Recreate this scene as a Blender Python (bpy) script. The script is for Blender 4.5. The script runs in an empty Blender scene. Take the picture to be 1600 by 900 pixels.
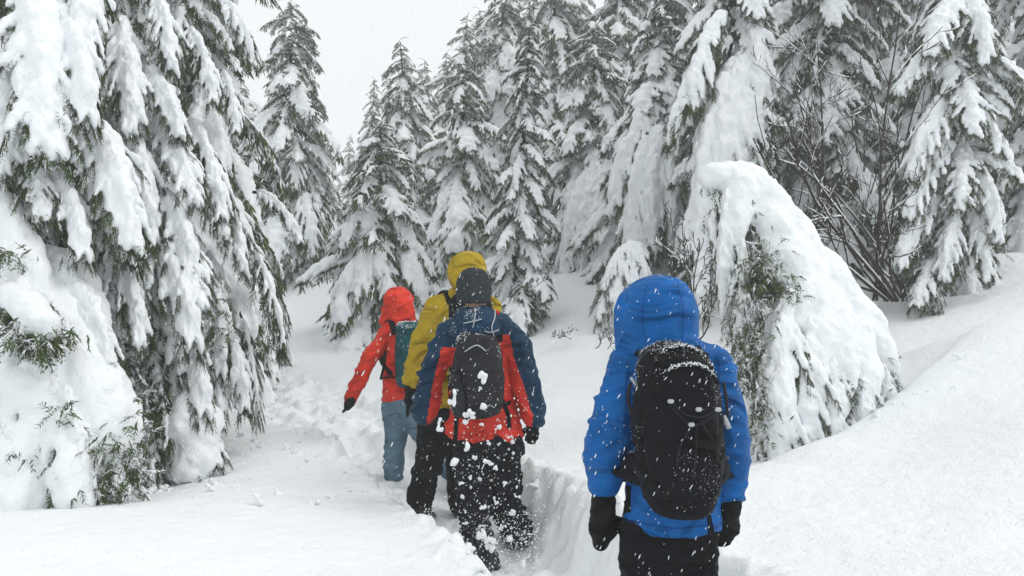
import bpy, math, random
import numpy as np
from mathutils import Vector, Matrix
R = math.radians
scene = bpy.context.scene
COL = scene.collection

# ------------------------------------------------------------------ camera
F_PX = 1244.4                       # focal length in pixels of a 1600 px wide picture (28 mm on 36 mm)
CAM_Z = 1.72
cam_data = bpy.data.cameras.new("camera")
cam_data.lens = 28; cam_data.sensor_width = 36
cam_data.clip_start = 0.05; cam_data.clip_end = 600
cam = bpy.data.objects.new("camera", cam_data)
cam.location = (0, 0, CAM_Z); cam.rotation_euler = (R(90), 0, 0)
COL.objects.link(cam); scene.camera = cam
def W(px, py, d):                   # a spot of the photograph at depth d -> world point
    return np.array([(px-800)/F_PX*d, d, CAM_Z-(py-450)/F_PX*d])

# ------------------------------------------------------------------ world, sun, exposure
SUN_EL, SUN_ROT = R(50), R(92)
world = bpy.data.worlds.new("World"); scene.world = world; world.use_nodes = True
nt = world.node_tree; nt.nodes.clear()
n_out = nt.nodes.new("ShaderNodeOutputWorld"); n_bg = nt.nodes.new("ShaderNodeBackground")
n_sky = nt.nodes.new("ShaderNodeTexSky"); n_sky.sky_type = 'NISHITA'; n_sky.sun_disc = False
n_sky.sun_elevation = SUN_EL; n_sky.sun_rotation = SUN_ROT
n_sky.air_density = 1.0; n_sky.dust_density = 6.0; n_sky.ozone_density = 1.0
n_hsv = nt.nodes.new("ShaderNodeHueSaturation"); n_hsv.inputs["Saturation"].default_value = 0.15
n_mix = nt.nodes.new("ShaderNodeMix"); n_mix.data_type = 'RGBA'
n_mix.inputs[0].default_value = 0.9                      # overcast: mostly an even pale cloud layer
n_mix.inputs[7].default_value = (10.9, 11.2, 11.35, 1)
nt.links.new(n_sky.outputs[0], n_hsv.inputs["Color"]); nt.links.new(n_hsv.outputs[0], n_mix.inputs[6])
n_tc = nt.nodes.new("ShaderNodeTexCoord"); n_sep = nt.nodes.new("ShaderNodeSeparateXYZ"); n_ma = nt.nodes.new("ShaderNodeMath"); n_ma.operation = 'MULTIPLY_ADD'
n_mx = nt.nodes.new("ShaderNodeMath"); n_mx.operation = 'MAXIMUM'; n_mx.inputs[1].default_value = 0
nt.links.new(n_tc.outputs["Generated"], n_sep.inputs[0]); nt.links.new(n_sep.outputs[2], n_mx.inputs[0]); nt.links.new(n_mx.outputs[0], n_ma.inputs[0])
n_ma.inputs[1].default_value = .12; n_ma.inputs[2].default_value = .95       # a cloud layer is brighter overhead than near the horizon
n_vm = nt.nodes.new("ShaderNodeVectorMath"); n_vm.operation = 'SCALE'
nt.links.new(n_mix.outputs[2], n_vm.inputs[0]); nt.links.new(n_ma.outputs[0], n_vm.inputs["Scale"])
nt.links.new(n_vm.outputs[0], n_bg.inputs["Color"]); n_bg.inputs["Strength"].default_value = 0.1
nt.links.new(n_bg.outputs[0], n_out.inputs["Surface"])
sun_data = bpy.data.lights.new("sun", 'SUN'); sun_data.energy = 1.0; sun_data.angle = R(30)
sun_data.color = (1.0, 0.985, 0.96)
sun = bpy.data.objects.new("sun", sun_data)
sun.rotation_euler = (R(90)-SUN_EL, 0, R(180)-SUN_ROT)
sun.location = (0, 0, 30); COL.objects.link(sun)
vs = scene.view_settings
vs.view_transform = 'Standard'; vs.look = 'None'; vs.gamma = 1; vs.use_curve_mapping = False
vs.exposure = -0.05
scene.render.engine = 'CYCLES'
cy = scene.cycles
cy.max_bounces = 7; cy.diffuse_bounces = 4; cy.glossy_bounces = 2; cy.volume_bounces = 1
cy.transmission_bounces = 2; cy.transparent_max_bounces = 4

# ------------------------------------------------------------------ numeric helpers
def _h(ix, iy, iz, s):
    n = (ix.astype(np.int64)*374761393 + iy.astype(np.int64)*668265263 + iz.astype(np.int64)*2147483647 + s*974711)
    n = (n ^ (n >> 13)) * 1274126177
    n = n ^ (n >> 16)
    return (n & 0xFFFF).astype(np.float64)/65535.0
def vnoise(P, s=0):                 # smooth value noise in -1..1
    P = np.asarray(P, float); i = np.floor(P); f = P-i; u = f*f*(3-2*f); i = i.astype(np.int64)
    r = 0
    for dx in (0, 1):
        for dy in (0, 1):
            for dz in (0, 1):
                w = (u[:,0] if dx else 1-u[:,0])*(u[:,1] if dy else 1-u[:,1])*(u[:,2] if dz else 1-u[:,2])
                r = r + w*_h(i[:,0]+dx, i[:,1]+dy, i[:,2]+dz, s)
    return r*2-1
def fbm(P, o=3, s=0):
    P = np.asarray(P, float); r = 0; a = 1; t = 0
    for k in range(o):
        r = r+a*vnoise(P*2**k+k*17.3, s+k); t += a; a *= .5
    return r/t
def ridged(P, o=2, s=0):
    r = 0; a = 1; t = 0
    for k in range(o):
        r = r+a*(1-np.abs(vnoise(P*2**k+k*9.7, s+k))*2); t += a; a *= .5
    return r/t
def smooth(a, b, x):
    t = np.clip((x-a)/(b-a), 0, 1); return t*t*(3-2*t)

class SDF:                          # signed distance field built from blended primitives, meshed by surface nets
    def __init__(s, lo, hi, h):
        s.h = h; s.lo = np.array(lo, float)-3*h
        n = np.ceil((np.array(hi, float)+3*h-s.lo)/h).astype(int)+1
        s.ax = [s.lo[i]+h*np.arange(n[i]) for i in range(3)]
        s.F = np.full(n, 1e3)
    def win(s, lo, hi):
        sl = []
        for i in range(3):
            a = int(np.clip(np.floor((lo[i]-s.lo[i])/s.h), 0, s.F.shape[i])); b = int(np.clip(np.ceil((hi[i]-s.lo[i])/s.h)+1, 0, s.F.shape[i]))
            sl.append(slice(a, b))
        return tuple(sl)
    def grid(s, w):
        return np.meshgrid(s.ax[0][w[0]], s.ax[1][w[1]], s.ax[2][w[2]], indexing='ij', sparse=True)
    def blend(s, w, d, k, sub=False):
        a = s.F[w]
        if sub:
            d = -d; hh = np.maximum(k-np.abs(a-d), 0)/k if k > 0 else 0
            s.F[w] = np.maximum(a, d)+hh*hh*k*.25
        else:
            hh = np.maximum(k-np.abs(a-d), 0)/k if k > 0 else 0
            s.F[w] = np.minimum(a, d)-hh*hh*k*.25
    def cone(s, a, b, ra, rb, k=0.0, zs=1.0, sub=False, xs=1.0, ys=1.0):   # round cone; zs < 1 flattens it
        a = np.array(a, float); b = np.array(b, float); sc = np.array([1/xs, 1/ys, 1/zs]); m = max(ra, rb)
        pad = np.array([xs, ys, zs])*m+k+3*s.h
        w = s.win(np.minimum(a, b)-pad, np.maximum(a, b)+pad)
        if any(q.stop <= q.start for q in w): return
        X, Y, Z = s.grid(w)
        A = a*sc; B = b*sc; ba = B-A; L2 = max(ba@ba, 1e-9)
        px, py, pz = X*sc[0]-A[0], Y*sc[1]-A[1], Z*sc[2]-A[2]
        t = np.clip((px*ba[0]+py*ba[1]+pz*ba[2])/L2, 0, 1)
        d = np.sqrt((px-t*ba[0])**2+(py-t*ba[1])**2+(pz-t*ba[2])**2)-(ra+(rb-ra)*t)
        s.blend(w, d*min(xs, ys, zs, 1.0), k, sub)
    def chain(s, pts, rs, k=0.0, zs=1.0, sub=False, ys=1.0, xs=1.0):
        for i in range(len(pts)-1): s.cone(pts[i], pts[i+1], rs[i], rs[i+1], k, zs, sub, xs, ys)
    def loft(s, rings, k=0.0, p=2.0, sub=False, cap=0.03):     # rings: (z, cx, cy, rx, ry), z ascending
        r = np.array(sorted(rings), float); z = r[:,0]
        pad = k+3*s.h
        w = s.win((np.min(r[:,1]-r[:,3])-pad, np.min(r[:,2]-r[:,4])-pad, z[0]-pad), (np.max(r[:,1]+r[:,3])+pad, np.max(r[:,2]+r[:,4])+pad, z[-1]+pad))
        X, Y, Z = s.grid(w)
        f = [np.interp(Z, z, r[:,i]) for i in range(1, 5)]
        q = ((np.abs(X-f[0])/f[2])**p+(np.abs(Y-f[1])/f[3])**p)**(1/p)
        d = (q-1)*np.minimum(f[2], f[3])
        dz = np.maximum(z[0]-Z, Z-z[-1])
        d = np.maximum(d, dz) if cap == 0 else np.maximum(d, dz)+np.maximum(cap-np.abs(d-dz), 0)**2/cap*.25
        s.blend(w, d, k, sub)
    def cut(s, n, c):                # keep what lies on the side n.p < c
        X, Y, Z = np.meshgrid(*s.ax, indexing='ij', sparse=True)
        s.F = np.maximum(s.F, n[0]*X+n[1]*Y+n[2]*Z-c)
    def mesh(s):
        F = s.F
        for ax in range(3):
            for e in (0, -1):
                sl = [slice(None)]*3; sl[ax] = e; F[tuple(sl)] = np.maximum(F[tuple(sl)], s.h)
        F = np.clip(F, -2*s.h, 2*s.h)
        S = F < 0
        n = np.zeros(np.array(F.shape)-1, np.int8)
        for c in range(8):
            i, j, k = c & 1, (c >> 1) & 1, c >> 2
            n += S[i:F.shape[0]-1+i, j:F.shape[1]-1+j, k:F.shape[2]-1+k]
        I, J, K = np.nonzero((n > 0) & (n < 8))
        idx = np.full(n.shape, -1, np.int64); idx[I, J, K] = np.arange(len(I))
        acc = np.zeros((len(I), 3)); cnt = np.zeros(len(I))
        C = [F[I+(c & 1), J+((c >> 1) & 1), K+(c >> 2)] for c in range(8)]
        for a in range(8):
            for bit in (1, 2, 4):
                if a & bit: continue
                b = a | bit; m = (C[a] < 0) != (C[b] < 0)
                t = np.where(m, C[a]/np.where(m, C[a]-C[b], 1), 0)
                for q in range(3):
                    base = (a >> q) & 1
                    acc[:,q] += np.where(m, base+(t if bit == 1 << q else 0), 0)
                cnt += m
        V = (np.stack([I, J, K], 1)+acc/cnt[:,None])*s.h+s.lo
        Q = []
        for ax in range(3):
            o1, o2 = (ax+1) % 3, (ax+2) % 3
            sl0 = [slice(None)]*3; sl1 = [slice(None)]*3; sl0[ax] = slice(0, -1); sl1[ax] = slice(1, None)
            A = S[tuple(sl0)]; B = S[tuple(sl1)]
            E = np.stack(np.nonzero(A != B), 1)
            if not len(E): continue
            ins = A[E[:,0], E[:,1], E[:,2]]
            E = E[:]; c = []
            for d1, d2 in ((-1, -1), (0, -1), (0, 0), (-1, 0)):
                G = E.copy(); G[:,o1] += d1; G[:,o2] += d2; c.append(idx[G[:,0], G[:,1], G[:,2]])
            q = np.stack(c, 1); q[~ins] = q[~ins][:, ::-1]
            Q.append(q)
        return V, np.concatenate(Q)
def vnormals(V, Q):
    N = np.zeros_like(V); d = np.cross(V[Q[:,2]]-V[Q[:,0]], V[Q[:,3]]-V[Q[:,1]])
    for i in range(4): np.add.at(N, Q[:,i], d)
    return N/np.maximum(np.linalg.norm(N, axis=1, keepdims=True), 1e-12)
def relax(V, Q, it=1, f=.5):
    E = np.concatenate([Q[:, [0, 1]], Q[:, [1, 2]], Q[:, [2, 3]], Q[:, [3, 0]]]); E = np.concatenate([E, E[:, ::-1]])
    c = np.bincount(E[:,0], minlength=len(V))[:,None]
    for _ in range(it):
        S = np.stack([np.bincount(E[:,0], V[E[:,1],k], len(V)) for k in range(3)], 1)
        V = V*(1-f)+f*S/np.maximum(c, 1)
    return V
class Geo:                           # collects shapes that become ONE mesh
    def __init__(s): s.v = []; s.f = []; s.m = []; s.n = 0
    def add(s, V, Fc, mat=0):
        Fc = np.asarray(Fc)
        s.v.append(np.asarray(V, float)); s.f.append(Fc+s.n); s.n += len(V)
        s.m.append(np.full(len(Fc), mat) if np.isscalar(mat) else np.asarray(mat))
    def tube(s, pts, rs, n=6, mat=0, flat=None):
        P = np.asarray(pts, float); rs = np.broadcast_to(rs, (len(P),)); T = np.gradient(P, axis=0)
        T /= np.maximum(np.linalg.norm(T, axis=1, keepdims=True), 1e-9)
        ref = np.array([0, 0, 1.]) if abs(T[:,2]).mean() < .8 else np.array([0, 1., 0])
        U = np.cross(T, ref); U /= np.maximum(np.linalg.norm(U, axis=1, keepdims=True), 1e-9); B = np.cross(T, U)
        a = np.linspace(0, 2*np.pi, n, endpoint=False); fl = 1 if flat is None else flat
        V = P[:,None]+rs[:,None,None]*(np.cos(a)[None,:,None]*U[:,None]+fl*np.sin(a)[None,:,None]*B[:,None])
        i = np.arange(len(P)-1)[:,None]*n; j = np.arange(n)[None]; k = (j+1) % n
        Q = np.stack([i+j, i+n+j, i+n+k, i+k], 2).reshape(-1, 4)
        V = V.reshape(-1, 3); c0 = len(V); V = np.concatenate([V, P[[0]], P[[-1]]])
        e = (len(P)-1)*n; j = np.arange(n); k = (j+1) % n
        caps = np.concatenate([np.stack([np.full(n, c0), j, k, k], 1), np.stack([np.full(n, c0+1), e+k, e+j, e+j], 1)])
        s.add(V, Q, mat); s.n -= len(V)
        s.v.pop(); s.v.append(V); s.f.append(caps+s.n); s.m.append(np.full(len(caps), mat)); s.n += len(V)
    def mesh(s, name, mats, smooth_=True):
        V = np.concatenate(s.v); Fc = np.concatenate(s.f); M = np.concatenate(s.m).astype(np.int32)
        tri = Fc[:,2] == Fc[:,3]; keep = np.ones(Fc.shape, bool); keep[tri, 3] = False
        loops = Fc[keep].astype(np.int32); tot = np.where(tri, 3, 4).astype(np.int32); st = np.concatenate([[0], np.cumsum(tot)[:-1]]).astype(np.int32)
        me = bpy.data.meshes.new(name)
        me.vertices.add(len(V)); me.vertices.foreach_set('co', V.astype(np.float32).ravel())
        me.loops.add(len(loops)); me.loops.foreach_set('vertex_index', loops)
        me.polygons.add(len(Fc)); me.polygons.foreach_set('loop_start', st); me.polygons.foreach_set('loop_total', tot)
        me.polygons.foreach_set('material_index', M)
        me.polygons.foreach_set('use_smooth', np.full(len(Fc), smooth_))
        for m in mats: me.materials.append(m)
        me.update(calc_edges=True); me.validate()
        return me
def link(name, me, parent=None, loc=None):
    o = bpy.data.objects.new(name, me); COL.objects.link(o)
    if parent is not None: o.parent = parent
    if loc is not None: o.location = loc
    return o
def empty(name, loc, rz=0):
    o = bpy.data.objects.new(name, None); COL.objects.link(o); o.location = loc; o.rotation_euler = (0, 0, rz); o.empty_display_size = .1
    return o
def tag(o, label=None, cat=None, group=None, kind=None):
    for k, v in (('label', label), ('category', cat), ('group', group), ('kind', kind)):
        if v: o[k] = v
    return o

# ------------------------------------------------------------------ materials
def mat(name, col, rough=.6, noise=0, nscale=8, bump=0, bscale=60, spec=.3, stretch=(1, 1, 1), col2=None, bump2=0, b2scale=15, crease=0):
    m = bpy.data.materials.new(name); m.use_nodes = True; t = m.node_tree; p = t.nodes['Principled BSDF']
    p.inputs['Roughness'].default_value = rough; p.inputs['Specular IOR Level'].default_value = spec
    p.inputs['Base Color'].default_value = (*col, 1)
    tc = t.nodes.new('ShaderNodeTexCoord'); mp = t.nodes.new('ShaderNodeMapping'); mp.inputs['Scale'].default_value = stretch
    t.links.new(tc.outputs['Object'], mp.inputs['Vector'])
    if noise:
        n = t.nodes.new('ShaderNodeTexNoise'); n.inputs['Scale'].default_value = nscale; n.inputs['Detail'].default_value = 4
        t.links.new(mp.outputs[0], n.inputs['Vector'])
        mx = t.nodes.new('ShaderNodeMix'); mx.data_type = 'RGBA'
        c2 = col2 or tuple(c*(1-noise) for c in col)
        mx.inputs[6].default_value = (*c2, 1); mx.inputs[7].default_value = (*tuple(min(1, c*(1+noise*.5)) for c in col), 1)
        rp = t.nodes.new('ShaderNodeMapRange'); rp.inputs[1].default_value = .3; rp.inputs[2].default_value = .7
        t.links.new(n.outputs[0], rp.inputs[0]); t.links.new(rp.outputs[0], mx.inputs[0]); t.links.new(mx.outputs[2], p.inputs['Base Color'])
    last = None
    for b, sc in ((bump, bscale), (bump2, b2scale)):
        if b:
            n = t.nodes.new('ShaderNodeTexNoise'); n.inputs['Scale'].default_value = sc; n.inputs['Detail'].default_value = 5
            t.links.new(mp.outputs[0], n.inputs['Vector'])
            bp = t.nodes.new('ShaderNodeBump'); bp.inputs['Strength'].default_value = 1; bp.inputs['Distance'].default_value = b
            t.links.new(n.outputs[0], bp.inputs['Height'])
            if last: t.links.new(last.outputs[0], bp.inputs['Normal'])
            t.links.new(bp.outputs[0], p.inputs['Normal']); last = bp
    if crease:                            # small sharp wrinkles of stiff cloth
        mc = t.nodes.new('ShaderNodeMapping'); mc.inputs['Scale'].default_value = (1, 1, 1.9); mc.inputs['Rotation'].default_value = (.35, .5, 0); t.links.new(tc.outputs['Object'], mc.inputs['Vector'])
        n = t.nodes.new('ShaderNodeTexNoise'); n.noise_type = 'RIDGED_MULTIFRACTAL'; n.inputs['Scale'].default_value = 5.5; n.inputs['Detail'].default_value = 2.5; n.inputs['Distortion'].default_value = .9
        t.links.new(mc.outputs[0], n.inputs['Vector'])
        bp = t.nodes.new('ShaderNodeBump'); bp.inputs['Strength'].default_value = 1; bp.inputs['Distance'].default_value = crease
        t.links.new(n.outputs[0], bp.inputs['Height'])
        if last: t.links.new(last.outputs[0], bp.inputs['Normal'])
        t.links.new(bp.outputs[0], p.inputs['Normal'])
    return m
SNOW_C = (.86, .885, .9)
M_snow = mat('snow', SNOW_C, .7, spec=.15, bump=.006, bscale=55, bump2=.012, b2scale=16)
M_ground = mat('ground_snow', SNOW_C, .75, spec=.12, bump=.007, bscale=55, bump2=.02, b2scale=11)
M_bark = mat('bark', (.06, .048, .038), .9, noise=.5, nscale=12, bump=.01, bscale=40, spec=.1)
M_twig = mat('twig', (.045, .033, .027), .85, noise=.4, nscale=20, spec=.1)
def needle_mat(name, a, b):
    m = mat(name, a, .65, noise=.45, nscale=9, spec=.25, col2=b)
    return m
M_needle = needle_mat('needles', (.10, .13, .042), (.036, .058, .022))
M_needle_n = needle_mat('near_needles', (.08, .115, .034), (.024, .045, .016))
# ------------------------------------------------------------------ snow ground
CTRL = np.array([
 # x, y, z of the snow surface outside the trench
 (-4,-4,.6),(0,-4,.55),(4,-4,.8),(-3,0,.62),(0,0,.52),(3,0,.8),(-1.2,2,.55),(-2.6,2.2,.62),(.0,2.4,.48),(1.5,2.2,.62),(2.6,2.4,.85),
 (-2.77,4.2,.56),(-2.0,4.3,.52),(-1.3,4.1,.5),(-.5,4.0,.42),(-.3,4.9,.38),(.45,4.3,.5),(.1,5.1,.5),(-4,4,.62),
 (-2.6,5.4,.3),(-3.3,5.8,.3),(-1.8,5.2,.46),(-1.1,5.6,.36),(-2.3,6.7,.5),(-4.4,6.5,.45),(-1.5,7.0,.45),(-3.8,7.6,.5),(-6,6,.6),(-6,9,.7),(-10,8,.9),(-14,6,1.),
 (-2.4,8.9,.42),(-2.6,9.5,.55),(-2.9,11,.75),(-4.2,13,1.0),(-3.9,14,1.35),(-3.4,15.2,2.05),(-2.3,12,1.1),(-1.2,9.8,.62),(-.3,8,.55),(-.5,11,.95),
 (1.2,4.0,.5),(1.75,5.5,.44),(2.2,6.1,.42),(2.9,6.3,.7),(3.5,7.0,.95),(4.2,6.5,1.42),(2.0,4.4,.62),(2.9,4.6,.92),(4.5,4.5,1.28),(3,3.2,.85),(6,5.5,1.75),
 (.4,7,.6),(.4,10,1.0),(1.3,8.,.8),(2.3,9,1.0),(1.2,11,1.42),(1.0,13,1.75),(1.37,17,2.75),(3.,13,2.1),(4.7,9.5,1.55),(6.2,11,1.9),(7.4,11.5,2.15),(5,8,1.42),(8,8,2.1),(12,12,3.2),(14,6,3),
 (-.5,16,1.9),(-1.5,20,2.4),(2,22,3.6),(6,18,3.4),(12,20,4.6),(-5,20,2.),(-8,16,1.6),(-14,16,1.6),(0,30,5),(8,32,7),(-7,32,2.6),(-14,30,2.),(14,34,8),(0,45,8),(14,45,11),(-14,45,3),
], float)
def _tps(r2): return np.where(r2 > 1e-12, r2*np.log(r2+1e-12), 0)
_n = len(CTRL); _P = CTRL[:, :2]
_K = _tps(((_P[:,None]-_P[None])**2).sum(2))+np.eye(_n)*.25
_A = np.zeros((_n+3, _n+3)); _A[:_n,:_n] = _K; _A[:_n,_n] = 1; _A[:_n,_n+1:] = _P; _A[_n:,:_n] = _A[:_n,_n:].T
_w = np.linalg.solve(_A, np.concatenate([CTRL[:,2], [0, 0, 0]]))
def surf(x, y):
    x = np.clip(np.asarray(x, float), -14, 14); y = np.clip(np.asarray(y, float), -4, 45)
    z = np.zeros(x.shape)
    z += _w[_n]+_w[_n+1]*x+_w[_n+2]*y
    for i in range(_n): z += _w[i]*_tps((x-_P[i,0])**2+(y-_P[i,1])**2)
    return z
TRAIL = np.array([(1.6,-1.0),(1.05,1.2),(.58,3.0),(.22,4.0),(-.08,4.75),(-.34,5.4),(-.66,6.0),(-1.02,6.8),(-1.6,7.7),(-2.5,8.9),(-4.2,10.6),(-7,12.5)])
TR_W = [.27,.27,.28,.28,.28,.28,.28,.28,.34,.42,.45,.45]
TR_Z = [.05,.05,.08,.09,.03,.03,.04,.08,.28,.42,.66,.75]
def trail(x, y):                     # distance to the trodden line, its half width and floor height there
    best = np.full(x.shape, 1e9); hw = np.zeros(x.shape); fz = np.zeros(x.shape)
    for i in range(len(TRAIL)-1):
        a, b = TRAIL[i], TRAIL[i+1]; ba = b-a
        t = np.clip(((x-a[0])*ba[0]+(y-a[1])*ba[1])/(ba@ba), 0, 1)
        d = np.hypot(x-a[0]-t*ba[0], y-a[1]-t*ba[1]); m = d < best
        best = np.where(m, d, best); hw = np.where(m, TR_W[i]+(TR_W[i+1]-TR_W[i])*t, hw); fz = np.where(m, TR_Z[i]+(TR_Z[i+1]-TR_Z[i])*t, fz)
    return best, hw, fz
def ground(x, y, detail=True):
    x = np.asarray(x, float); y = np.asarray(y, float)
    z = surf(x, y); P = np.stack([x.ravel(), y.ravel(), 0*x.ravel()], 1)
    if not detail: return z
    N = lambda f, s, o=2: fbm(P*f, o, s).reshape(x.shape)
    z = z+.05*N(.45, 3)*smooth(1, 5, np.abs(x)+.3*y)+.022*N(1.6, 4)+.009*N(5, 5)+.005*N(13, 25)
    z = z+.30*np.exp(-(((x-6.35)/.75)**2+((y-10.4)/.8)**2))+.12*np.exp(-(((x-3.95)/.28)**2+((y-7.3)/.3)**2))+.05*N(.9, 21, 3)*smooth(1.2, 2.6, x)
    a_ = np.clip(((x-1.75)*2.45+(y-5.35)*1.6)/(2.45**2+1.6**2), 0, 1.25); dr = (x-1.75-2.45*a_)*-.547+(y-5.35-1.6*a_)*.837      # low drift in front of the bent tree
    dl = np.hypot(x-1.75-2.45*a_, y-5.35-1.6*a_); z = z+.13*smooth(0, .25, a_+.12)*np.exp(-(dl/np.where(dr > 0, .2, .55))**2)
    d, hw, fz = trail(x, y)
    hw = hw+.05*N(3.2, 6)+.05*N(9, 7, 3)
    t = smooth(0, 1, (d-hw+.03*N(14, 31))/(.25+.09*N(2.4, 9)+.25*smooth(6.8, 8, y)))
    lump = .07*np.clip(N(6, 11, 3)+.12, 0, 1)+.035*N(15, 12)
    zone = np.exp(-((d-hw-.16)/.16)**2)
    z = z+zone*(lump*.9+.015)
    fl = np.minimum(fz+.05*N(5, 13)+.045*N(11, 14), z-.02)
    z = fl+(z-fl)*t
    ch = smooth(1.25, .25, d)*smooth(6.6, 7.6, y)*smooth(14, 10, y)     # trampled, lumpy snow further along
    z = z+ch*(.12*N(3.5, 15, 3)+.10*np.clip(N(8, 16, 2), -.2, 1))
    return z
def gz(x, y): return float(ground(np.array([x]), np.array([y]), True)[0])
def axis(segs):
    a = [np.arange(s, e, st) for s, e, st in segs]; return np.concatenate(a+[[segs[-1][1]]])
gx = axis([(-200,-40,20),(-40,-14,2),(-14,-6,.35),(-6,-3.3,.09),(-3.3,-1.2,.04),(-1.2,1.1,.02),(1.1,2.6,.05),(2.6,5.5,.09),(5.5,14,.35),(14,40,2),(40,200,20)])
gy = axis([(-60,-6,9),(-6,2,.3),(2,2.8,.05),(2.8,6.6,.022),(6.6,10.5,.04),(10.5,15,.09),(15,24,.25),(24,45,.7),(45,220,15)])
GX, GY = np.meshgrid(gx, gy, indexing='ij')
GZ = ground(GX, GY)
_nx, _ny = GX.shape
_i = (np.arange(_nx-1)[:,None]*_ny+np.arange(_ny-1)[None]).ravel()
g = Geo(); g.add(np.stack([GX.ravel(), GY.ravel(), GZ.ravel()], 1), np.stack([_i, _i+_ny, _i+_ny+1, _i+1], 1))
snow_ground = tag(link('snow_ground', g.mesh('snow_ground', [M_ground])), kind='structure')
# ------------------------------------------------------------------ conifer boughs (shared meshes)
def sprig(g, rng, B, D, L, mat=0, wide=.17):          # narrow leaf-like sprigs
    n = len(B); D = D/np.maximum(np.linalg.norm(D, axis=1, keepdims=True), 1e-9)
    S = np.cross(D, rng.normal(size=(n, 3))*.5+np.array([0, 0, .6])); S /= np.maximum(np.linalg.norm(S, axis=1, keepdims=True), 1e-9)
    L = np.broadcast_to(L, (n,))[:,None]
    mid = B+D*L*.45; tip = B+D*L; tip[:,2] -= L[:,0]*.12
    V = np.stack([B, mid+S*L*wide*.5, tip, mid-S*L*wide*.5], 1).reshape(-1, 3)
    g.add(V, np.arange(4*n).reshape(-1, 4), mat)
def feather(g, rng, B, D, L, mat=0, pairs=5):         # a twig with flat rows of short needles
    n = len(B); D = D/np.maximum(np.linalg.norm(D, axis=1, keepdims=True), 1e-9)
    S = np.cross(D, rng.normal(size=(n, 3))*.5+np.array([0, 0, .7])); S /= np.maximum(np.linalg.norm(S, axis=1, keepdims=True), 1e-9)
    L = np.broadcast_to(L, (n,)).astype(float)
    sprig(g, rng, B, D, L, mat, .10)
    for k in range(pairs):
        t = (k+.6)/pairs
        for sg in (-1, 1):
            b = B+D*(L*t)[:,None]; b[:,2] -= L*.12*t*t
            d = D*.75+S*sg*.8+rng.normal(size=(n, 3))*.18; d[:,2] -= .15
            sprig(g, rng, b, d, L*(.42-.2*t)*rng.uniform(.8, 1.2, n), mat, .27)
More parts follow.
